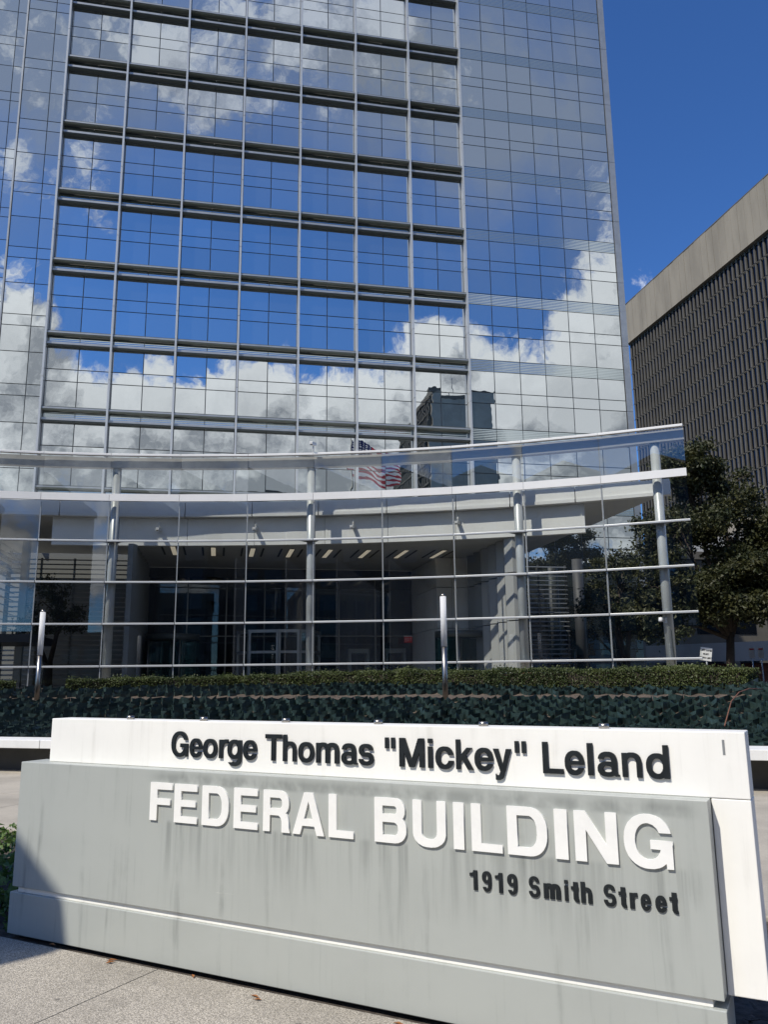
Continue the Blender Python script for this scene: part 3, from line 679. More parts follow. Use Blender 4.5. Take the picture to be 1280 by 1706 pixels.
# fire cameras
def cctv(loc, yaw, tilt, label, drop=False):
    t = thing('security_camera', label, 'camera', loc, yaw, 'security cameras')
    if drop:
        MB().tube([(0, 0, 0), (0, 0, -.22)], .022, 10).build('stem', 'camera_white', t, True)
        MB().tube([(0, .0, -.22), (0, -.10, -.26)], .03, 10).build('arm', 'camera_white', t, True)
        z = -.28
    else:
        MB().tube([(0, 0, 0), (0, 0, .26)], .025, 10).build('stem', 'camera_white', t, True); z = .33
    h = MB().hexa([(-.06, -.24, z - .09), (.06, -.24, z - .09), (.06, .2, z - .01), (-.06, .2, z - .01), (-.065, -.26, z + .035), (.065, -.26, z + .035), (.065, .22, z + .12), (-.065, .22, z + .12)]).build('housing', 'camera_white', t); bevel(h, .012)
    MB().box(-.045, .045, -.247, -.239, z - .075, z + .02).build('lens_window', 'black', h)
    return t
cctv(A(15.63, -.01, ZT + .075), R(-25), 0, 'white box camera on a stem above the top rail of the glass screen')
x, y, _ = A(33.75, .36)
t = thing('security_camera', 'small white dome camera bracketed to the rightmost round column', 'camera', (x - .15, y - .08, 3.30), R(20), 'security cameras')
MB().box(-.05, .04, -.05, .05, -.10, .08).build('bracket', 'camera_white', t)
MB().tube([(-.04, 0, .04), (-.20, 0, .04)], .03, 12).build('arm', 'camera_white', t, True)
MB().tube([(-.22, 0, .08), (-.22, 0, -.02), (-.22, 0, -.06)], [.06, .075, .055], 16).build('dome', 'camera_white', t, True)
cb = MB().tube([(x - .10, y - .15, 3.1), (x - .02, y - .165, 2.95), (x + .0, y - .165, 2.6), (x + .03, y - .165, 1.9)], .012, 6).build('conduit', 'metal_dark', None, True)
tag(cb, 'thin dark cable running down the rightmost round column', 'cable')

# ================================================================== ENTRANCE CANOPY AND LOBBY
can = thing('entrance_canopy', 'white stepped canopy beams and soffit behind the curved glass', 'canopy', A(15, 3, .9))
# upper beam with bright lower lip, in lengths
ub = [-9, -2.7, 1.6, 4.55, 8.3, 12.0, 15.7, 19.5, 23.3, 26.2, 29.6, 34.3]
for i in range(len(ub) - 1):
    if ub[i] >= 26.2 or True:
        o = arcbox(MB(), ub[i] + .02, ub[i+1] - .02, 1.0, 1.2, 7.66, 8.10, 2).build('upper_beam', 'panel_white', can)
        arcbox(MB(), ub[i] + .03, ub[i+1] - .03, .95, 1.22, 7.54, 7.658, 2).build('lip', 'white_metal', o)
lb = [1.2, 4.7, 8.4, 12.1, 15.2, 16.0, 19.5, 23.2, 26.6, 30.0]
for i in range(len(lb) - 1):
    arcbox(MB(), lb[i] + .012, lb[i+1] - .012, 1.26, 1.50, 6.50, 7.536, 2).build('lower_beam', 'panel_white', can)
# roof slab over the forecourt
edge = [A(a, 1.24)[:2] for a in (-9, -5, -1, 3, 7, 11, 15, 19, 23, 27, 31, 34.3)]
MB().prism(list(edge) + [(15.3, 41.6), (-16, 41.6)], 7.70, 8.06).build('roof_slab', 'soffit', can)
# ceiling of the recessed entrance, from the lower beam to the lobby
edge = [A(a, 1.52)[:2] for a in (5.2, 8, 11, 14, 17, 20, 23, 26.4)]
MB().prism(list(edge) + [(10.25, 37.2), (-3.1, 37.2)], 6.52, 6.60).build('ceiling', 'soffit', can)
for i in range(8):          # recessed strip lights, each between two slots
    x = 1.24 + 1.5*(i - 2); y = 32.3 - .02*(i - 2)**2
    lx = thing('ceiling_light', 'recessed linear light in the entrance soffit, %s of eight from the left' % ('first', 'second', 'third', 'fourth', 'fifth', 'sixth', 'seventh', 'eighth')[i], 'light', (x, y, 6.515), 0, 'soffit lights')
    MB().box(x - .09, x + .09, y - 1.05, y + 1.05, 6.500, 6.514).build('diffuser', 'lit_lamp', lx)
    MB().box(x - .115, x + .115, y - 1.08, y + 1.08, 6.506, 6.5195).build('trim', 'black', lx)
    for s_ in (-.40, .40): MB().box(x + s_ - .035, x + s_ + .035, y - 1.05, y + 1.05, 6.504, 6.5195).build('air_slot', 'black', lx)
for i, a in enumerate((6.9, 12.19, 17.61, 23.36)):
    cctv(A(a, 1.12, 7.35), R(-12 - 6*i), 0, 'small white camera hanging from the canopy beam, %s from the left' % ('first', 'second', 'third', 'fourth')[i], True)

lob = thing('lobby', 'dark recessed lobby front with revolving doors behind the glass screen', 'lobby', (3.6, 40, .9))
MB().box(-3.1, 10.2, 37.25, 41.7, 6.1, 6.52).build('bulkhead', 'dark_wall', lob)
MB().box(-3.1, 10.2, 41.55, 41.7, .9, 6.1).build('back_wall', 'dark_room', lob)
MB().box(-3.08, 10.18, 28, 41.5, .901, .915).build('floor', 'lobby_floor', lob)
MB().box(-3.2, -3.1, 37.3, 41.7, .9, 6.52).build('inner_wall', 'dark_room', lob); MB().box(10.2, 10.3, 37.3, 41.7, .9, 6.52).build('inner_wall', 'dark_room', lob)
for i in range(7):
    x0, x1 = -3.05 + i*1.7, -3.05 + (i+1)*1.7
    for z0, z1 in ((.95, 3.45), (3.5, 6.05)):
        MB().box(x0 + .03, x1 - .03, 37.24, 37.26, z0, z1).build('pane', 'lobby_glass', lob)
    MB().box(x0 - .03, x0 + .03, 37.2, 37.3, .92, 6.08).build('mullion', 'steel_dark', lob)
MB().box(-3.05, 8.85, 37.19, 37.31, 3.455, 3.495).build('transom', 'steel_dark', lob)
# pier and folded side walls
for z0, z1 in ((.92, 3.55), (3.58, 5.25), (5.28, 6.50)):
    MB().box(8.9, 9.55, 32.7, 37.18, z0, z1).build('pier_panel', 'panel_white', lob); MB().box(9.57, 10.25, 32.7, 37.18, z0, z1).build('pier_panel', 'panel_white', lob)
for i in range(6):
    y0 = 27.3 + i*.9
    for z0, z1 in ((.92, 3.5), (3.54, 5.2), (5.24, 6.50)):
        MB().prism([(10.27, y0), (10.07, y0 + .3), (10.27, y0 + .62), (10.45, y0 + .62), (10.45, y0)][::-1], z0, z1).build('side_panel', 'wall_grey' if i > 3 else 'wall_mid', lob)
    MB().box(10.31, 10.39, y0 + .63, y0 + .89, .92, 6.5).build('side_window', 'tower_glass', lob)
for i in range(7):
    y0 = 30.6 + i*.95
    for z0, z1 in ((.92, 3.5), (3.54, 6.50)):
        MB().prism([(-3.12, y0), (-3.3, y0), (-3.3, y0 + .55), (-3.12, y0 + .55), (-3.0, y0 + .27)][::-1], z0, z1).build('side_panel', 'wall_grey', lob)
    MB().box(-3.24, -3.18, y0 + .56, y0 + .94, .92, 6.5).build('side_window', 'tower_glass', lob)
# steel clad column in the lobby
o = MB().cyl(3.66, 38.6, .92, 6.1, .51, 40).build('steel_column', 'steel', None, True); tag(o, 'wide brushed steel column standing in the dark lobby', 'column')
def revolving(x, y, r, top, label, face):
    t = thing('revolving_door', label, 'revolving door', (x, y, .915), face, 'revolving doors')
    MB().cyl(0, 0, top - .25, top, r, 36).build('canopy_drum', 'metal_dark', t, True)
    for s_ in (-1, 1):
        mb = MB(); n = 8
        for i in range(n):
            a0, a1 = [R(90 + s_*(38 + 104*(i+q)/n)) for q in (0, 1)]
            P = [(math.cos(a)*rr, math.sin(a)*rr) for a, rr in ((a0, r), (a1, r), (a1, r - .02), (a0, r - .02))]
            if s_ < 0: P = P[::-1]
            mb.prism(P, .06, top - .25)
        mb.build('curved_glass', 'door_glass', t)
        for a in (38, 142):
            th = R(90 + s_*a); MB().cyl(math.cos(th)*r, math.sin(th)*r, 0, top - .25, .035, 10).build('jamb', 'steel_dark', t, True)
    for i in range(4):
        th = R(45 + 90*i); c, s2 = math.cos(th), math.sin(th)
        def Q(u, v): return (c*u - s2*v, s2*u + c*v)
        w = MB().prism([Q(.05, -.008), Q(r - .08, -.008), Q(r - .08, .008), Q(.05, .008)], .08, top - .3).build('wing', 'door_glass', t)
        for u in (.04, r - .09): MB().prism([Q(u, -.02), Q(u + .05, -.02), Q(u + .05, .02), Q(u, .02)], .02, top - .27).build('stile', 'steel_dark', w)
    MB().cyl(0, 0, 0, top - .25, .03, 10).build('spindle', 'steel_dark', t, True)
revolving(-1.85, 35.6, 1.1, 2.55, 'glass revolving door at the left side of the entrance', R(-20))
revolving(9.5, 31.6, .99, 2.46, 'glass revolving door in front of the white pier at the right', R(20))
# glazed vestibule
v = thing('vestibule', 'faceted grey framed glass vestibule in the middle of the entrance', 'vestibule', (2.5, 34.6, .915))
VP = [(.85, 35.6), (1.27, 34.2), (2.45, 33.8), (3.3, 33.8), (3.92, 34.2), (4.35, 35.6)]
for i in range(len(VP) - 1):
    (xa, ya), (xb, yb) = VP[i], VP[i+1]
    d = Vector((xb - xa, yb - ya, 0)); L = d.length; d /= L; nrm = Vector((-d.y, d.x, 0))
    def Q(u, w): return (xa + d.x*u + nrm.x*w, ya + d.y*u + nrm.y*w)
    def bar(u0, u1, z0, z1, nm, m, w=.05): return MB().prism([Q(u0, -w), Q(u1, -w), Q(u1, w), Q(u0, w)], z0, z1).build(nm, m, v)
    bar(.0, .09, .93, 3.58, 'frame', 'metal_grey'); bar(L - .09, L - .002, .93, 3.58, 'frame', 'metal_grey')
    for z0, z1 in ((.93, 1.02), (2.62, 2.72), (3.46, 3.58)): bar(.092, L - .092, z0, z1, 'frame', 'metal_grey', .045)
    bar(.1, L - .1, 1.03, 2.61, 'pane', 'lobby_glass', .01); bar(.1, L - .1, 2.73, 3.45, 'pane', 'lobby_glass', .01)
for i, x in enumerate((6.45, 8.2)):
    d = thing('metal_detector', ('left' if i == 0 else 'right') + ' grey walk-through metal detector just inside the lobby', 'metal detector', (x, 37.9, .915), 0, 'metal detectors')
    for s_ in (-.42, .42): MB().box(x + s_ - .06, x + s_ + .06, 37.65, 38.15, .92, 2.92).build('side_panel', 'white_metal', d)
    MB().box(x - .36, x + .36, 37.67, 38.13, 2.72, 2.92).build('head_unit', 'white_metal', d)
e_ = thing('exit_sign', 'small red exit sign by the white pier', 'sign', (8.6, 36.6, 3.2))
MB().box(8.38, 8.74, 36.58, 36.62, 3.15, 3.41).build('face', 'exit_red', e_)
MB().box(8.36, 8.76, 36.575, 36.63, 3.412, 3.46).build('hood', 'white_metal', e_)
lx = 8.41
for ch in 'EXIT':
    mb = MB(); w = .066; t_ = .016; z0, z1 = 3.20, 3.36; yf, yb = 36.572, 36.5795
    b = lambda a0, a1, c0, c1: mb.box(lx + a0, lx + a1, yf, yb, c0, c1)
    if ch == 'E': b(0, t_, z0, z1); [b(t_ + .0005, w, c, c + t_) for c in (z0, z0 + .07, z1 - t_)]
    if ch == 'I': b(.025, .025 + t_, z0, z1)
    if ch == 'T': b(0, w, z1 - t_, z1); b(.025, .025 + t_, z0, z1 - t_ - .0005)
    if ch == 'X':
        for s_ in (1, -1):
            x0, x1 = (lx, lx + w - t_) if s_ > 0 else (lx + w - t_, lx)
            dy = 0 if s_ > 0 else -.002
            mb.hexa([(x0, yf + dy, z0), (x0 + t_, yf + dy, z0), (x0 + t_, yb + dy, z0), (x0, yb + dy, z0), (x1, yf + dy, z1), (x1 + t_, yf + dy, z1), (x1 + t_, yb + dy, z1), (x1, yb + dy, z1)])
    mb.build('letter', 'sign_white', e_); lx += .078
# louvred screens either side
def louvre(name, label, p, q, z0, z1, step, m, posts=3, depth=.16):
    t = thing(name, label, 'louvre', (p[0], p[1], z0))
    d = Vector((q[0]-p[0], q[1]-p[1], 0)); L = d.length; d /= L; n = Vector((-d.y, d.x, 0))
    def Q(u, w, z): return (p[0] + d.x*u + n.x*w, p[1] + d.y*u + n.y*w, z)
    z = z0 + .1
    while z < z1 - .05:
        MB().hexa([Q(0, -depth/2, z - .03), Q(L, -depth/2, z - .03), Q(L, depth/2, z + .03), Q(0, depth/2, z + .03), Q(0, -depth/2, z - .01), Q(L, -depth/2, z - .01), Q(L, depth/2, z + .05), Q(0, depth/2, z + .05)]).build('slat', m, t)
        z += step
    for i in range(posts):
        u = L*i/(posts - 1)
        MB().prism([Q(u - .04, .09, 0)[:2], Q(u + .04, .09, 0)[:2], Q(u + .04, .2, 0)[:2], Q(u - .04, .2, 0)[:2]], z0, z1).build('post', 'steel_dark', t)
    return t
louvre('louvre_screen', 'dark horizontal louvres left of the entrance facing the street', (-9.2, 38.2), (-3.6, 38.2), .92, 7.0, .21, 'louver', 5)
louvre('louvre_screen', 'pale louvres turned side on at the far left behind the glass', (-8.75, 33.2), (-8.75, 37.4), 3.4, 7.2, .30, 'louver_pale', 3, .28)
louvre('louvre_screen', 'dark horizontal louvres right of the entrance behind the round column', (12.0, 40.4), (18.2, 40.4), .92, 7.4, .24, 'louver', 5)
o = MB().cyl(18.75, 40.2, .92, 7.68, .28, 24).build('dark_column', 'dark_wall', None, True); tag(o, 'dark grey round column beside the right louvres', 'column')
o = MB().box(-8.5, -8.2, 37.6, 37.9, .92, 7.68).build('square_post', 'metal_grey'); tag(o, 'grey square post beside the left louvres', 'post')
o = thing('side_porch', 'dark flat porch roof on a post at the far left under the canopy', 'porch', (-11, 34, .9))
MB().box(-14, -6.9, 33.0, 37.2, 3.05, 3.35).build('porch_roof', 'dark_wall', o); MB().box(-8.4, -8.1, 33.4, 33.7, .92, 3.04).build('post', 'dark_wall', o)
o = thing('fire_connection', 'small red fire hose connection at the foot of the third column', 'fire connection', (10.05, 25.9, .9))
MB().cyl(10.02, 25.72, .9, 1.75, .05, 10).build('riser', 'hydrant', o, True); MB().tube([(9.87, 25.7, 1.68), (10.17, 25.7, 1.68)], .065, 12).build('outlet', 'hydrant', o, True)

# ================================================================== PLANTER AND MOUND
PB = Vector((-3.5, 16.6, 0)); PD = Vector((.882, -.471, 0)); PN = Vector((.471, .882, 0))
def P2W(t, b, z=0): return PB + PD*t + PN*b + Vector((0, 0, z))
pl = thing('planter', 'low planter with a white cantilevered ledge over a dark recess', 'planter', P2W(5, 0))
for i in range(20):
    t0 = -16 + i*2.1
    o = MB().prism([tuple(P2W(a, b)[:2]) for a, b in ((t0 + .006, -.5), (t0 + 2.094, -.5), (t0 + 2.094, .16), (t0 + .006, .16))], .435, .578).build('ledge_slab', 'ledge_white', pl); bevel(o, .008)
    for s_ in (.7,):
        q = P2W(t0 + s_, -.38, .578)
        MB().box(q.x - .05, q.x + .05, q.y - .02, q.y + .02, q.z, q.z + .012).build('skate_stop', 'metal_pale', o)
for i in range(14):
    t0 = -16 + i*3.0
    MB().prism([tuple(P2W(a, b)[:2]) for a, b in ((t0 + .004, .0), (t0 + 2.996, .0), (t0 + 2.996, .14), (t0 + .004, .14))], 0, .434).build('base_stone', 'stone_dark', pl)
def bh(t): return 11.2 - .03*(t - 3.5)**2
def zm(t, b):
    B = max(7.6, bh(t))
    pts = ((.1, .53), (3.5, .60), (5.4, 1.10), (5.8, 1.08), (B - 1.8, 1.09), (B - 1.45, 1.11), (B - .3, 1.38), (B + 1.4, 1.32), (B + 2.0, .905))
    for (b0, z0), (b1, z1) in zip(pts, pts[1:]):
        if b <= b1: return z0 + (z1 - z0)*max(0, (b - b0)/(b1 - b0))
    return .905
mb = MB(); T_ = [-16 + i*.6 for i in range(67)]; B_ = [.1 + .3*i for i in range(46)]
for t in T_:
    for b in B_: mb.v.append(tuple(P2W(t, b, zm(t, b) + uni(-.012, .012))))
nb = len(B_)
for i in range(len(T_) - 1):
    for j in range(nb - 1): mb.f.append((i*nb + j, (i+1)*nb + j, (i+1)*nb + j + 1, i*nb + j + 1))
o = mb.build('planting_mound', 'soil'); structure(o)
# stones and clods in the cells
mb = MB()
for _ in range(5000):
    t, b = uni(-9, 16), uni(.3, 9)
    if b > bh(t) - .2: continue
    p = P2W(t, b, zm(t, b)); r = uni(.008, .028)
    a = uni(0, 6.28)
    mb.add([p + Vector((r*math.cos(a + q*1.57)*uni(.7, 1.3), r*math.sin(a + q*1.57)*uni(.7, 1.3), 0)) for q in range(4)] + [p + Vector((0, 0, r))], [(0, 1, 4), (1, 2, 4), (2, 3, 4), (3, 0, 4)])
tag(mb.build('soil_clods', 'soil', kind='stuff'), 'brown soil clods and stones inside the green cells', 'soil')

# cellular plastic matting: strips welded into open diamond cells
def cell_mesh(seed):
    r0 = random.Random(seed); u = lambda a, b: a + (b - a)*r0.random()
    hw, hd, h = .15, .20, .115
    C = [Vector((-hw, 0, 0)), Vector((u(-.03, .03), -hd, 0)), Vector((hw, 0, 0))]      # the two front walls; the row above closes the cell
    mb = MB(); tops = [h*u(1.0, 1.25), h*u(.85, 1.1), h*u(1.0, 1.25)]
    lean = [Vector((u(-.022, .022), u(-.04, .01), 0)) for _ in range(3)]
    dn = Vector((0, 0, .05))
    for i in range(2):
        a, b = C[i], C[i+1]; m = (a + b)/2 + Vector((u(-.02, .02), u(-.04, .03), 0)); mt = h*(u(.25, .5) if r0.random() < .22 else u(.65, 1.0))
        ml = Vector((u(-.03, .03), u(-.06, .02), 0))
        P = [a - dn, m - dn, b - dn, b + lean[i+1] + Vector((0, 0, tops[i+1])), m + ml + Vector((0, 0, mt)), a + lean[i] + Vector((0, 0, tops[i]))]
        P += [p + Vector((0, .004, 0)) for p in P]
        mb.add(P, [(0, 1, 4, 5), (1, 2, 3, 4), (11, 10, 7, 6), (10, 9, 8, 7), (5, 4, 10, 11), (4, 3, 9, 10)])
    return mb
CELLS = [cell_mesh(i) for i in range(16)]
gc = thing('cell_matting', 'dark green perforated plastic cell matting covering the planter slope', 'matting', P2W(3, 3, .8))
cme = [c.mesh('cell', 'geocell_plastic') for c in CELLS]
cand = []
yaw0 = math.atan2(PD.y, PD.x)
for tier in (0, 1):
    b = .35 if tier == 0 else 6.35; row = 0
    while b < (5.45 if tier == 0 else 10.8):
        t = -10 + (.149 if row % 2 else 0)
        while t < 17:
            if tier == 0 or bh(t) - 1.5 < b < bh(t) - .35:
                cand.append((t + uni(-.012, .012), b + uni(-.012, .012), tier))
            t += .298
        b += .245; row += 1
def rank(c):
    p = P2W(c[0], c[1]); r = math.hypot(p.x, p.y); az = math.degrees(math.atan2(p.x, p.y))
    vis = -13.5 < az < 36.5 and (c[1] > 3.0 or az < -12 or az > 35.5) and c[2] == 0
    return (0 if vis else 1, r)
cand.sort(key=rank)
mbr = MB()
for i, (t, b, tier) in enumerate(cand):
    p = P2W(t, b, zm(t, b)); k = random.randrange(16); rz = yaw0 + uni(-.06, .06); sc = uni(.97, 1.05)
    if tier == 1: sc *= .98
    if i < 300: place('cell', cme[k], gc, p, (uni(-.08, .08), uni(-.08, .08), rz), (sc, sc, sc*uni(.8, 1.2)))
    else:
        c, s_ = math.cos(rz)*sc, math.sin(rz)*sc; hz = sc*uni(.8, 1.2)
        mbr.add([(p.x + c*x - s_*y, p.y + s_*x + c*y, p.z + z*hz) for x, y, z in CELLS[k].v], CELLS[k].f)
mbr.build('further_cells', 'geocell_plastic', gc, kind='stuff')
tag(MB().tube([(8.62, 13.0, .72), (9.3, 13.75, 1.1), (10.1, 14.65, 1.24), (10.95, 15.52, 1.29), (11.75, 16.18, 1.26)], .011, 8).build('irrigation_pipe', 'pipe_rust', None, True), 'thin rust brown irrigation pipe arching over the cell matting at the right', 'pipe')

# ================================================================== HEDGES
HC = [(-9.4, 27, 1.655, 1.13), (-4.3, 27, 1.665, 1.2), (1.6, 26.7, 1.69, 1.2), (9.8, 25.5, 1.795, 1.22), (16, 24.5, 1.776, 1.22), (22.1, 23.2, 1.76, 1.22), (29.9, 21.8, 1.753, 1.22), (35.4, 21.0, 1.726, 1.2)]
def hedge(name, label, H_, width, n, size):
    pts = []; core = MB(); cps = []
    for az, r, zt, zb in H_: cps.append((Vector((r*math.sin(R(az)), r*math.cos(R(az)), 0)), zt, zb))
    segs = [(cps[i+1][0] - cps[i][0]).length for i in range(len(cps) - 1)]; tot = sum(segs)
    for i in range(len(cps) - 1):
        (p, zt, zb), (q, zt2, zb2) = cps[i], cps[i+1]
        d = (q - p).normalized(); nn = Vector((d.y, -d.x, 0))*-1
        if nn.y < 0: nn = -nn
        w = width/2 - .06
        e0 = .12 if i == 0 else -.01; e1 = .12 if i == len(cps) - 2 else -.01
        p_, q_ = p + d*e0, q - d*e1
        core.hexa([p_ - nn*w + Vector((0, 0, zb)), q_ - nn*w + Vector((0, 0, zb2)), q_ + nn*w + Vector((0, 0, zb2)), p_ + nn*w + Vector((0, 0, zb)),
                   p_ - nn*w + Vector((0, 0, zt - .09)), q_ - nn*w + Vector((0, 0, zt2 - .09)), q_ + nn*w + Vector((0, 0, zt2 - .09)), p_ + nn*w + Vector((0, 0, zt - .09))])
        for _ in range(int(n*segs[i]/tot)):
            s_ = rnd(); c = p + d*(segs[i]*s_); t = zt + (zt2 - zt)*s_; b = zb + (zb2 - zb)*s_
            bump = .05*math.sin(c.x*2.3 + 1) + .035*math.sin(c.x*5.7) + .03*math.sin(c.y*9.1)
            f = rnd()
            if f < .5: pts.append(c - nn*(width/2 + uni(-.07, .03) + bump*.5) + Vector((0, 0, uni(b, t))))
            elif f < .9: pts.append(c + nn*uni(-width/2, width/2) + Vector((0, 0, t + bump*.6 + (uni(-.08, .025) if rnd() < .96 else uni(0, .10)))))
            else: pts.append(c + nn*uni(-width/2, width/2)*1.0 + Vector((0, 0, uni(b, t))))
    for k, (e, zt, zb) in enumerate((cps[0], cps[-1])):
        d = (cps[1][0] - cps[0][0]).normalized() if k == 0 else (cps[-1][0] - cps[-2][0]).normalized()
        nn = Vector((-d.y, d.x, 0))
        for _ in range(int(n*.03)): pts.append(e + d*uni(-.05, .05) + nn*uni(-width/2, width/2) + Vector((0, 0, uni(zb, zt))))
    h = thing(name, label, 'hedge', (cps[0][0].x, cps[0][0].y, 1.2), 0, 'clipped hedges')
    core.build('inner_branches', 'bark', h)
    leaves('foliage', 'hedge_leaf', pts, size, h, 'stuff')
hedge('hedge', 'long clipped green hedge along the foot of the glass screen', HC, .95, 42000, .062)
hedge('hedge', 'short dark clipped hedge at the far left edge', [(-19, 27.6, 1.62, 1.1), (-12.6, 27.4, 1.62, 1.1)], .95, 7000, .062)

# ================================================================== LIGHT COLUMNS
for i, (x, y, lab) in enumerate(((-4.67, 23.54, 'slim light column with white tube at the left'), (5.13, 18.30, 'slim light column with white tube in front of the third glass bay, nearer the sign'))):
    t = thing('light_column', lab, 'light column', (x, y, .9), 0, 'light columns')
    MB().cyl(x, y, .85, 2.28, .062, 24).build('lower_post', 'steel', t, True)
    MB().cyl(x, y, 2.2805, 3.435, .071, 24).build('tube_diffuser', 'lamp_diffuser', t, True)
    MB().cyl(x, y, 3.4355, 3.49, .05, 20).build('end_cap', 'steel', t, True)

# ================================================================== CONCRETE TOWER AT THE RIGHT
cbd = thing('concrete_tower', 'brown concrete tower with dark glass and close vertical fins at the right', 'building', (97, 140, -.11))
YA, YB = 110.0, 172.2
MB().box(97.75, 140, YA, YB, -.11, 91.2).build('body', 'concrete_brown', cbd)
NP = 30; pw = (YB - YA)/NP
pm = MB().box(-.25, .75, -pw/2 + .03, pw/2 - .03, 81.3, 91.4).mesh('parapet_panel', 'concrete_brown')
for i in range(NP): place('parapet_panel', pm, cbd, (97 + uni(-.03, .03), YA + pw*(i + .5), 0))
MB().box(96.70, 97.74, YA - .01, YB + .01, 91.41, 91.62).build('coping', 'concrete_fin', cbd)
ST = 3.85; NS = 13
f = MB()
for k in range(NS):
    z1 = 81.25 - ST*k; z0 = z1 - ST + .02
    P = [(.38, -.21, z0), (.38, .21, z0), (.72, .21, z0), (.72, -.21, z0), (.48, -.17, z1), (.48, .17, z1), (.72, .17, z1), (.72, -.17, z1)]
    f.hexa([P[0], P[3], P[2], P[1], P[4], P[7], P[6], P[5]])
fme = f.mesh('fin', 'concrete_fin'); nf = int((YB - YA)/1.36)
for i in range(nf + 1): place('fin', fme, cbd, (97, YA + .3 + i*1.36, 0))
for k in range(NS + 1):
    z = 81.25 - ST*k
    MB().box(97.46, 97.68, YA, YB, z - .14, z - .01).build('floor_ledge', 'concrete_fin', cbd)
    if k < NS: MB().box(97.70, 97.74, YA, YB, z - ST + .02, z - .32).build('window_band', 'far_glass', cbd)
# pale parking structure in front of it
pk = thing('parking_structure', 'pale concrete parking structure showing above the trees at the right', 'building', (66, 84, -.11))
for k in range(6):
    z = 18.0 - 3.3*k
    MB().box(60, 84, 66, 104, z - 1.6, z).build('deck_band', 'concrete_pale', pk)
MB().box(61.5, 83, 67, 103, -.11, 17).build('inner_wall', 'dark_wall', pk)
rw = thing('ramp_wall', 'pale grey concrete ramp wall seen low behind the trees', 'wall', (40, 58, -.11))
def slabwall(mb, p, q, th, z0, z1, z1b=None):
    p, q = Vector((*p, 0)), Vector((*q, 0)); d = (q - p).normalized(); n = Vector((-d.y, d.x, 0))*th
    zb = z1 if z1b is None else z1b
    return mb.hexa([(p.x, p.y, z0), (q.x, q.y, z0), (q.x + n.x, q.y + n.y, z0), (p.x + n.x, p.y + n.y, z0), (p.x, p.y, z1), (q.x, q.y, zb), (q.x + n.x, q.y + n.y, zb), (p.x + n.x, p.y + n.y, z1)])
for i in range(4):
    a = Vector((28.5, 65.0)) + Vector((5.6, -3.6))*i; b = a + Vector((5.57, -3.58))
    slabwall(MB(), a, b, .4, 2.55, 3.75 + .13*i, 3.75 + .13*(i+1)).build('ramp_panel', 'concrete_pale', rw)
lw_ = thing('filler_block', 'dark brown block added behind the trees at the right to darken a sky gap', 'building', (46, 82, -.11))  # added dark block, closes the bright sky gap under the trees
MB().box(30, 59, 74, 100, -.11, 13).build('walls', 'concrete_fin', lw_); MB().box(29.7, 59.3, 73.7, 100.3, 13.01, 13.8).build('cornice', 'concrete_fin', lw_)
for i in range(7):
    for k in range(3): MB().box(31 + i*4, 33.6 + i*4, 73.93, 73.99, 1.5 + k*4, 4.0 + k*4).build('window', 'far_glass', lw_)
mb = MB(); slabwall(mb, (28, 66.5), (54, 49.8), .4, -.11, 2.4); o = mb.build('brick_wall', 'brick_red'); tag(o, 'low red brown brick wall in shade under the ramp', 'wall')
for i in range(5):
    p = Vector((29.5, 65.2)) + Vector((5.4, -3.47))*i
    MB().box(p.x - .3, p.x + .3, p.y + .1, p.y + .7, -.11, 2.6).build('pier', 'concrete_pale', rw)

# ================================================================== TREES
def tree(label, x, y, z0, height, crown, nleaf, size, seed, lean=(0, 0)):
    r0 = random.Random(seed); u = lambda a, b: a + (b - a)*r0.random()
    t = thing('tree', label, 'tree', (x, y, z0), 0, 'street trees')
    tr = MB(); base = Vector((x, y, z0)); fork = base + Vector((lean[0], lean[1], height*.28))
    tr.tube([base, base.lerp(fork, .5) + Vector((u(-.1, .1), u(-.1, .1), 0)), fork], [.26, .2, .17], 10)
    tr.build('trunk', 'bark', t, True)
    lb = MB(); pts = []
    for (cx, cy, cz, rx, rz, w) in crown:
        c = Vector((x + cx, y + cy, z0 + cz))
        m = fork.lerp(c, .5) + Vector((u(-.4, .4), u(-.4, .4), u(0, .5)))
        lb.tube([fork - Vector((0, 0, .3)), m, c], [.12, .075, .03], 7)
        for _ in range(5):
            e = c + Vector((u(-rx, rx)*.8, u(-rx, rx)*.8, u(-rz, rz)*.7)); lb.tube([m.lerp(c, u(.2, .9)), e.lerp(c, .4) + Vector((0, 0, .1)), e], [.04, .026, .01], 5)
        sub = []
        for _ in range(20):
            while True:
                v = Vector((u(-1, 1), u(-1, 1), u(-1, 1)))
                if .25 < v.length < 1: break
            sub.append((c + Vector((v.x*rx, v.y*rx, v.z*rz)), u(.22, .48)*rx))
        for _ in range(int(nleaf*w)):
            s_, rr = r0.choice(sub)
            v = Vector((r0.gauss(0, .42), r0.gauss(0, .42), r0.gauss(0, .30)))*rr
            pts.append(s_ + v)
    lb.build('limbs', 'bark', t, True)
    leaves('crown', 'tree_leaf', pts, size, t, 'stuff', .6)
tree('tall dark olive green tree at the right end of the glass screen', 22.5, 33.2, -.1, 12.6,
     [(-1.2, .4, 11.6, 1.5, 1.3, .08), (-.9, .6, 10.6, 1.7, 1.6, .12), (.6, .2, 10.0, 1.8, 1.3, .10), (-1.8, 0, 8.2, 2.0, 1.5, .16), (.9, .3, 8.0, 2.2, 1.6, .18), (-2.4, .5, 5.6, 1.9, 1.4, .15), (2.2, .4, 6.0, 2.2, 1.5, .16), (0, -.8, 5.4, 2.0, 1.3, .15), (-.2, .2, 4.7, 2.4, .6, .12), (2.6, 0, 8.2, 1.8, 1.3, .12), (-3.0, .4, 3.9, 1.5, .8, .08)], 42000, .19, 3, (.3, .1))
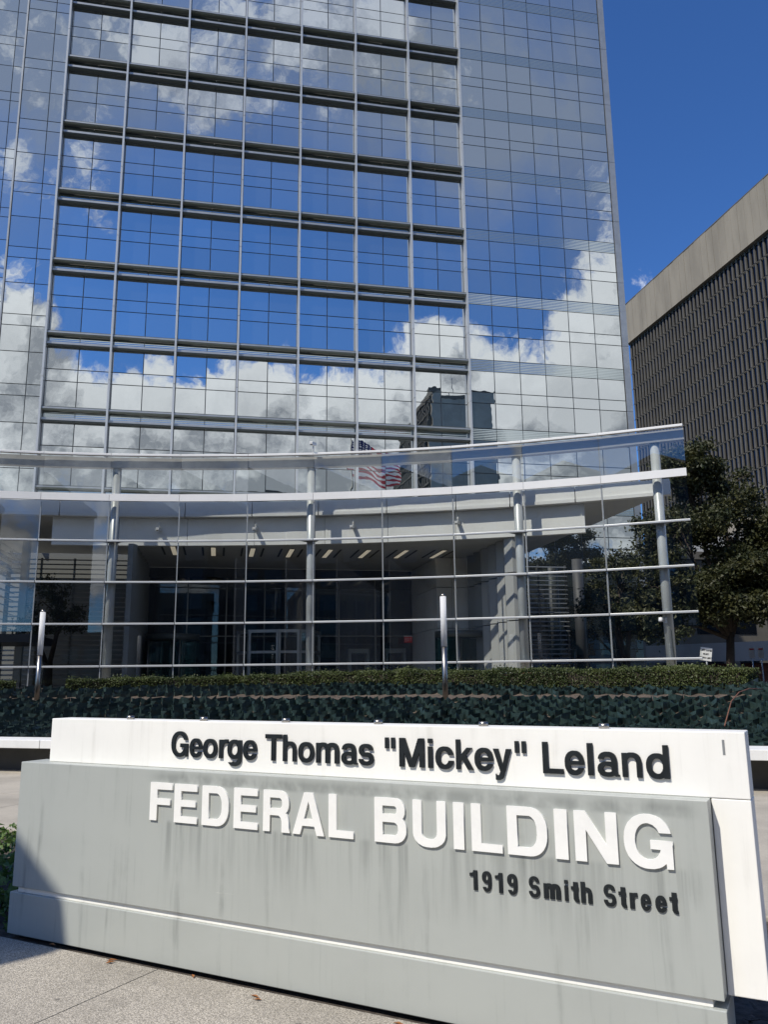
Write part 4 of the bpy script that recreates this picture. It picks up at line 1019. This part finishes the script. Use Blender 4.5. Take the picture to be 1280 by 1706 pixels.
tree('spreading olive tree cut by the right edge of the picture', 27.3, 31.6, -.1, 10.4,
     [(-1.6, 0, 8.2, 2.2, 1.4, .18), (1.2, 0, 8.6, 2.3, 1.5, .2), (-2.9, .5, 6.2, 2.0, 1.3, .18), (.4, -.6, 6.0, 2.4, 1.4, .2), (3.2, 0, 6.2, 2.2, 1.5, .14), (-1.0, 0, 4.8, 2.8, .7, .16), (-3.2, .2, 5.0, 1.8, .7, .12)], 40000, .19, 5, (-.5, .3))
tree('sparse young tree half seen through the right end of the glass', 17.9, 34.6, -.1, 8,
     [(.5, 0, 6.4, 1.5, 1.1, .25), (1.5, .2, 4.7, 1.5, 1.0, .25), (-.6, 0, 5.0, 1.1, .9, .2), (.9, -.4, 4.0, 1.6, .6, .3)], 7000, .17, 9, (.4, 0))
tree('small tree behind the left louvres under the canopy', -6.9, 36.6, .9, 5.2,
     [(0, 0, 4.2, .9, .8, .35), (.5, 0, 3.2, 1.0, .7, .35), (-.5, .1, 3.0, .9, .7, .3)], 3000, .14, 11)

# ================================================================== STREET SIGNS BEYOND
def text_mesh(body, size):
    c = bpy.data.curves.new('letters', 'FONT'); c.body = body; c.size = size; c.align_x = 'CENTER'; c.align_y = 'CENTER'; c.extrude = .002; c.offset = .004
    o = bpy.data.objects.new('letters', c); me = bpy.data.meshes.new_from_object(o); bpy.data.objects.remove(o)
    me.materials.clear(); me.materials.append(M['sign_ink']); return me
def street_sign(label, x, y, zc, w, h, lines, tilt, face, size, red=False):
    t = thing('street_sign', label, 'sign', (x, y, -.1), face)
    MB().tube([(0, .03, 0), (0, .03, zc + .1 - h*.5)], .03, 8).build('post', 'metal_grey', t, True)
    p = MB().box(-w/2, w/2, -.006, .006, -h/2, h/2).build('plate', 'sign_white', t); p.location = (0, -.01, zc + .1); p.rotation_euler = (0, tilt, 0); bevel(p, .02)
    for i, (s_, zz) in enumerate(lines):
        n = bpy.data.objects.new('lettering', text_mesh(s_, size)); COL.objects.link(n); n.parent = p; n.rotation_euler = (R(90), 0, 0); n.location = (0, -.009, zz)
    if red:
        MB().box(-w/2 + .03, w/2 - .03, -.0095, -.0075, h*.28, h*.42).build('red_band', 'sign_red', p)
    return t
street_sign('white traffic sign reading left lane must turn left, leaning by the hedge', 17.35, 26.9, 2.30, .40, .47, [('LEFT LANE', .135), ('MUST', 0), ('TURN LEFT', -.135)], R(9), R(-33), .078)
street_sign('left one of two small white parking signs on one post at the right', 26.15, 36.6, 2.6, .26, .52, [], 0, R(-35), .1, True)
street_sign('right one of two small white parking signs at the right edge', 26.48, 36.36, 2.6, .26, .52, [], 0, R(-35), .1, True)

# ================================================================== ACROSS THE STREET, SEEN IN THE GLASS
rt = thing('mirrored_tower', 'dark concrete tower across the street reflected in the tower glass', 'building', (71, -160, -.11))
MB().box(61.6, 82.3, -196, -146.2, -.11, 87).build('body', 'concrete_brown', rt)
for i in range(4):
    for k in range(6):
        x0 = 61.6 + i*5.175; z0 = 2 + k*14.35
        MB().box(x0 + .02, x0 + 5.15, -146.19, -145.9, z0, z0 + 14.3).build('wall_panel', 'concrete_mid', rt)
ff = MB()
for k in range(20):
    z0 = 86 - 3.9*(k+1); ff.box(61.0, 61.6, -.28, .28, z0 + .1, z0 + 3.85)
fm2 = ff.mesh('fin', 'concrete_fin')
for i in range(30): place('fin', fm2, rt, (0, -147.5 - i*1.6, 0))
for k in range(20): MB().box(60.7, 61.45, -195.6, -146.6, 86 - 3.9*k - .35, 86 - 3.9*k).build('floor_ledge', 'concrete_fin', rt)
MB().box(61.5, 61.55, -195.6, -146.6, 4, 86).build('window_wall', 'far_glass', rt)
MB().box(61.3, 82.5, -196.2, -145.8, 87.01, 88.2).build('coping', 'concrete_fin', rt)
MB().tube([(70, -150, 88.2), (70, -150, 95)], .12, 6).build('antenna', 'metal_dark', rt)
def block(label, x0, x1, y0, y1, h, nb, nk, m):
    t = thing('street_building', label, 'building', ((x0+x1)/2, (y0+y1)/2, -.11))
    MB().box(x0, x1, y0, y1, -.11, h).build('walls', m, t)
    MB().box(x0 - .3, x1 + .3, y0 - .3, y1 + .3, h + .01, h + .8).build('cornice', m, t)
    w = (x1 - x0)/nb; fh = (h - 1)/nk
    wm = MB().box(-w*.36, w*.36, 0, .06, -fh*.32, fh*.32).mesh('window', 'far_glass')
    for i in range(nb):
        for k in range(nk): place('window', wm, t, (x0 + w*(i + .5), y1 + .002, .4 + fh*(k + .5)))
    return t
for i, (x0, x1, y1, h, nb, nk, m, lab) in enumerate((
    (-150, -96, -44, 24, 12, 6, 'concrete_brown', 'long brown office block far down the street to the left behind the viewer'),
    (-95, -52, -42, 17, 10, 4, 'concrete_fin', 'low brown office block to the left across the street behind the viewer'),
    (-51, -29.6, -46, 27, 6, 8, 'concrete_fin', 'tall brown block with a gabled top across the street behind the viewer'),
    (-28, -20, -52, 7, 3, 2, 'concrete_fin', 'low dark shop across the street behind the viewer'),
    (-19, -1, -46, 13, 5, 3, 'concrete_brown', 'low shopfront block across the street straight behind the viewer'),
    (0, 11, -60, 34, 3, 9, 'concrete_fin', 'slim grey block across the street straight behind the viewer'),
    (12, 40, -44, 14, 8, 3, 'concrete_brown', 'low grey block across the street to the right behind the viewer'),
    (41, 75, -48, 20, 9, 5, 'concrete_fin', 'grey office block across the street to the right behind the viewer'),
    (76, 150, -44, 16, 16, 4, 'concrete_brown', 'long low block far down the street to the right behind the viewer'))):
    t = block(lab, x0, x1, y1 - 26, y1, h, nb, nk, m)
    if h == 27:      # gable and stacked balconies
        MB().add([(x0, y1, h + .81), (x1, y1, h + .81), ((x0*.3 + x1*.7), y1, h + 4.2), (x0, y1 - 26, h + .81), (x1, y1 - 26, h + .81), ((x0*.3 + x1*.7), y1 - 26, h + 4.2)], [(0, 1, 2), (5, 4, 3), (0, 2, 5, 3), (1, 4, 5, 2)]).build('gable_roof', m, t)
        for k in range(8): MB().box(x1 + .01, x1 + 1.1, y1 - 4, y1 - .2, .4 + 3.25*k + 1.6, .4 + 3.25*k + 2.9).build('balcony', m, t)
# flag on its pole
fp = thing('flagpole', 'tall flagpole with a gold ball, mirrored in the tower glass', 'flagpole', (15.2, -9.6, -.11))
MB().tube([(15.2, -9.6, -.11), (15.2, -9.6, 31.2)], [.16, .07], 14).build('pole', 'metal_dark', fp, True)
MB().tube([(15.2, -9.6, 31.2), (15.2, -9.6, 31.3), (15.2, -9.6, 31.5), (15.2, -9.6, 31.62)], [.05, .16, .16, .05], 12).build('finial', 'steel_dark', fp, True)
def flag():
    m = bpy.data.materials.new('flag_cloth'); m.use_nodes = True; q = NT(m.node_tree); b = q.n['Principled BSDF']; b.inputs['Roughness'].default_value = .8
    uv = q.node('ShaderNodeTexCoord').outputs['UV']; sp = q.node('ShaderNodeSeparateXYZ'); q.l.new(uv, sp.inputs[0]); u, v = sp.outputs[0], sp.outputs[1]
    st = q.math('GREATER_THAN', q.math('MODULO', q.math('ADD', q.math('MULTIPLY', v, 13.0), 0.0), 2.0), 1.0)
    c = q.mix(st, (.42, .022, .045), (.78, .78, .78))
    fx, fy = q.math('FRACT', q.math('MULTIPLY', u, 15.0)), q.math('FRACT', q.math('MULTIPLY', v, 16.7))
    dx, dy = q.math('SUBTRACT', fx, .5), q.math('SUBTRACT', fy, .5)
    star = q.math('LESS_THAN', q.math('ADD', q.math('MULTIPLY', dx, dx), q.math('MULTIPLY', dy, dy)), .07)
    can_ = q.mix(star, (.012, .018, .10), (.7, .7, .7))
    inc = q.math('MULTIPLY', q.math('LESS_THAN', u, .4), q.math('GREATER_THAN', v, 6/13))
    q.l.new(q.mix(inc, c, can_), b.inputs['Base Color'])
    tr = q.node('ShaderNodeBsdfTranslucent'); q.l.new(q.mix(inc, c, can_), tr.inputs[0]); mx = q.node('ShaderNodeMixShader'); mx.inputs[0].default_value = .6
    q.l.new(b.outputs[0], mx.inputs[1]); q.l.new(tr.outputs[0], mx.inputs[2]); q.l.new(mx.outputs[0], q.n['Material Output'].inputs[0])
    M['flag_cloth'] = m
    nu, nv = 34, 20; mb = MB(); uvs = []
    for i in range(nu + 1):
        for j in range(nv + 1):
            s_, t_ = i/nu, j/nv
            zt, zb = 30.35 - 3.1*s_**1.1, 25.75 - 1.45*s_
            wv = math.sin(s_*9 - 1.2 + t_*1.2)*min(1, s_*2.5)
            mb.v.append((15.30 + 6.4*s_ - .35*(1 - t_)*s_, -9.6 + .32*wv, zb + (zt - zb)*t_ + .20*wv)); uvs.append((s_, t_))
    for i in range(nu):
        for j in range(nv): mb.f.append((i*(nv+1) + j, (i+1)*(nv+1) + j, (i+1)*(nv+1) + j + 1, i*(nv+1) + j + 1))
    o = mb.build('flag', 'flag_cloth'); o.data.uv_layers.new(name='UVMap')
    for p in o.data.polygons:
        p.use_smooth = True
        for li in p.loop_indices: o.data.uv_layers[0].data[li].uv = uvs[o.data.loops[li].vertex_index]
    tag(o, 'red white and blue striped flag flying, mirrored in the tower glass', 'flag')
flag()
# unseen slanted slab added left of the view to shade the sign's lower left end
py = thing('shadow_slab', 'tall grey slab with a slanted top, unseen, added to shade the sign', 'shadow_slab', (-5.59, 2.78, 0))
c0 = Vector((-5.59, 2.78, 0)); e0 = -DR*3.0; n0 = -DN*.35
def pq(u, w, z): p = c0 + e0*u + n0*w; return (p.x, p.y, z)
bevel(MB().hexa([pq(1, 0, 0), pq(1, 1, 0), pq(0, 1, 0), pq(0, 0, 0), pq(1, 0, 9.58), pq(1, 1, 9.58), pq(0, 1, 7.38), pq(0, 0, 7.38)][::1]).build('slab', 'concrete_pale', py), .01)

for o in list(bpy.data.objects):
    if '_o' in o: del o['_o']
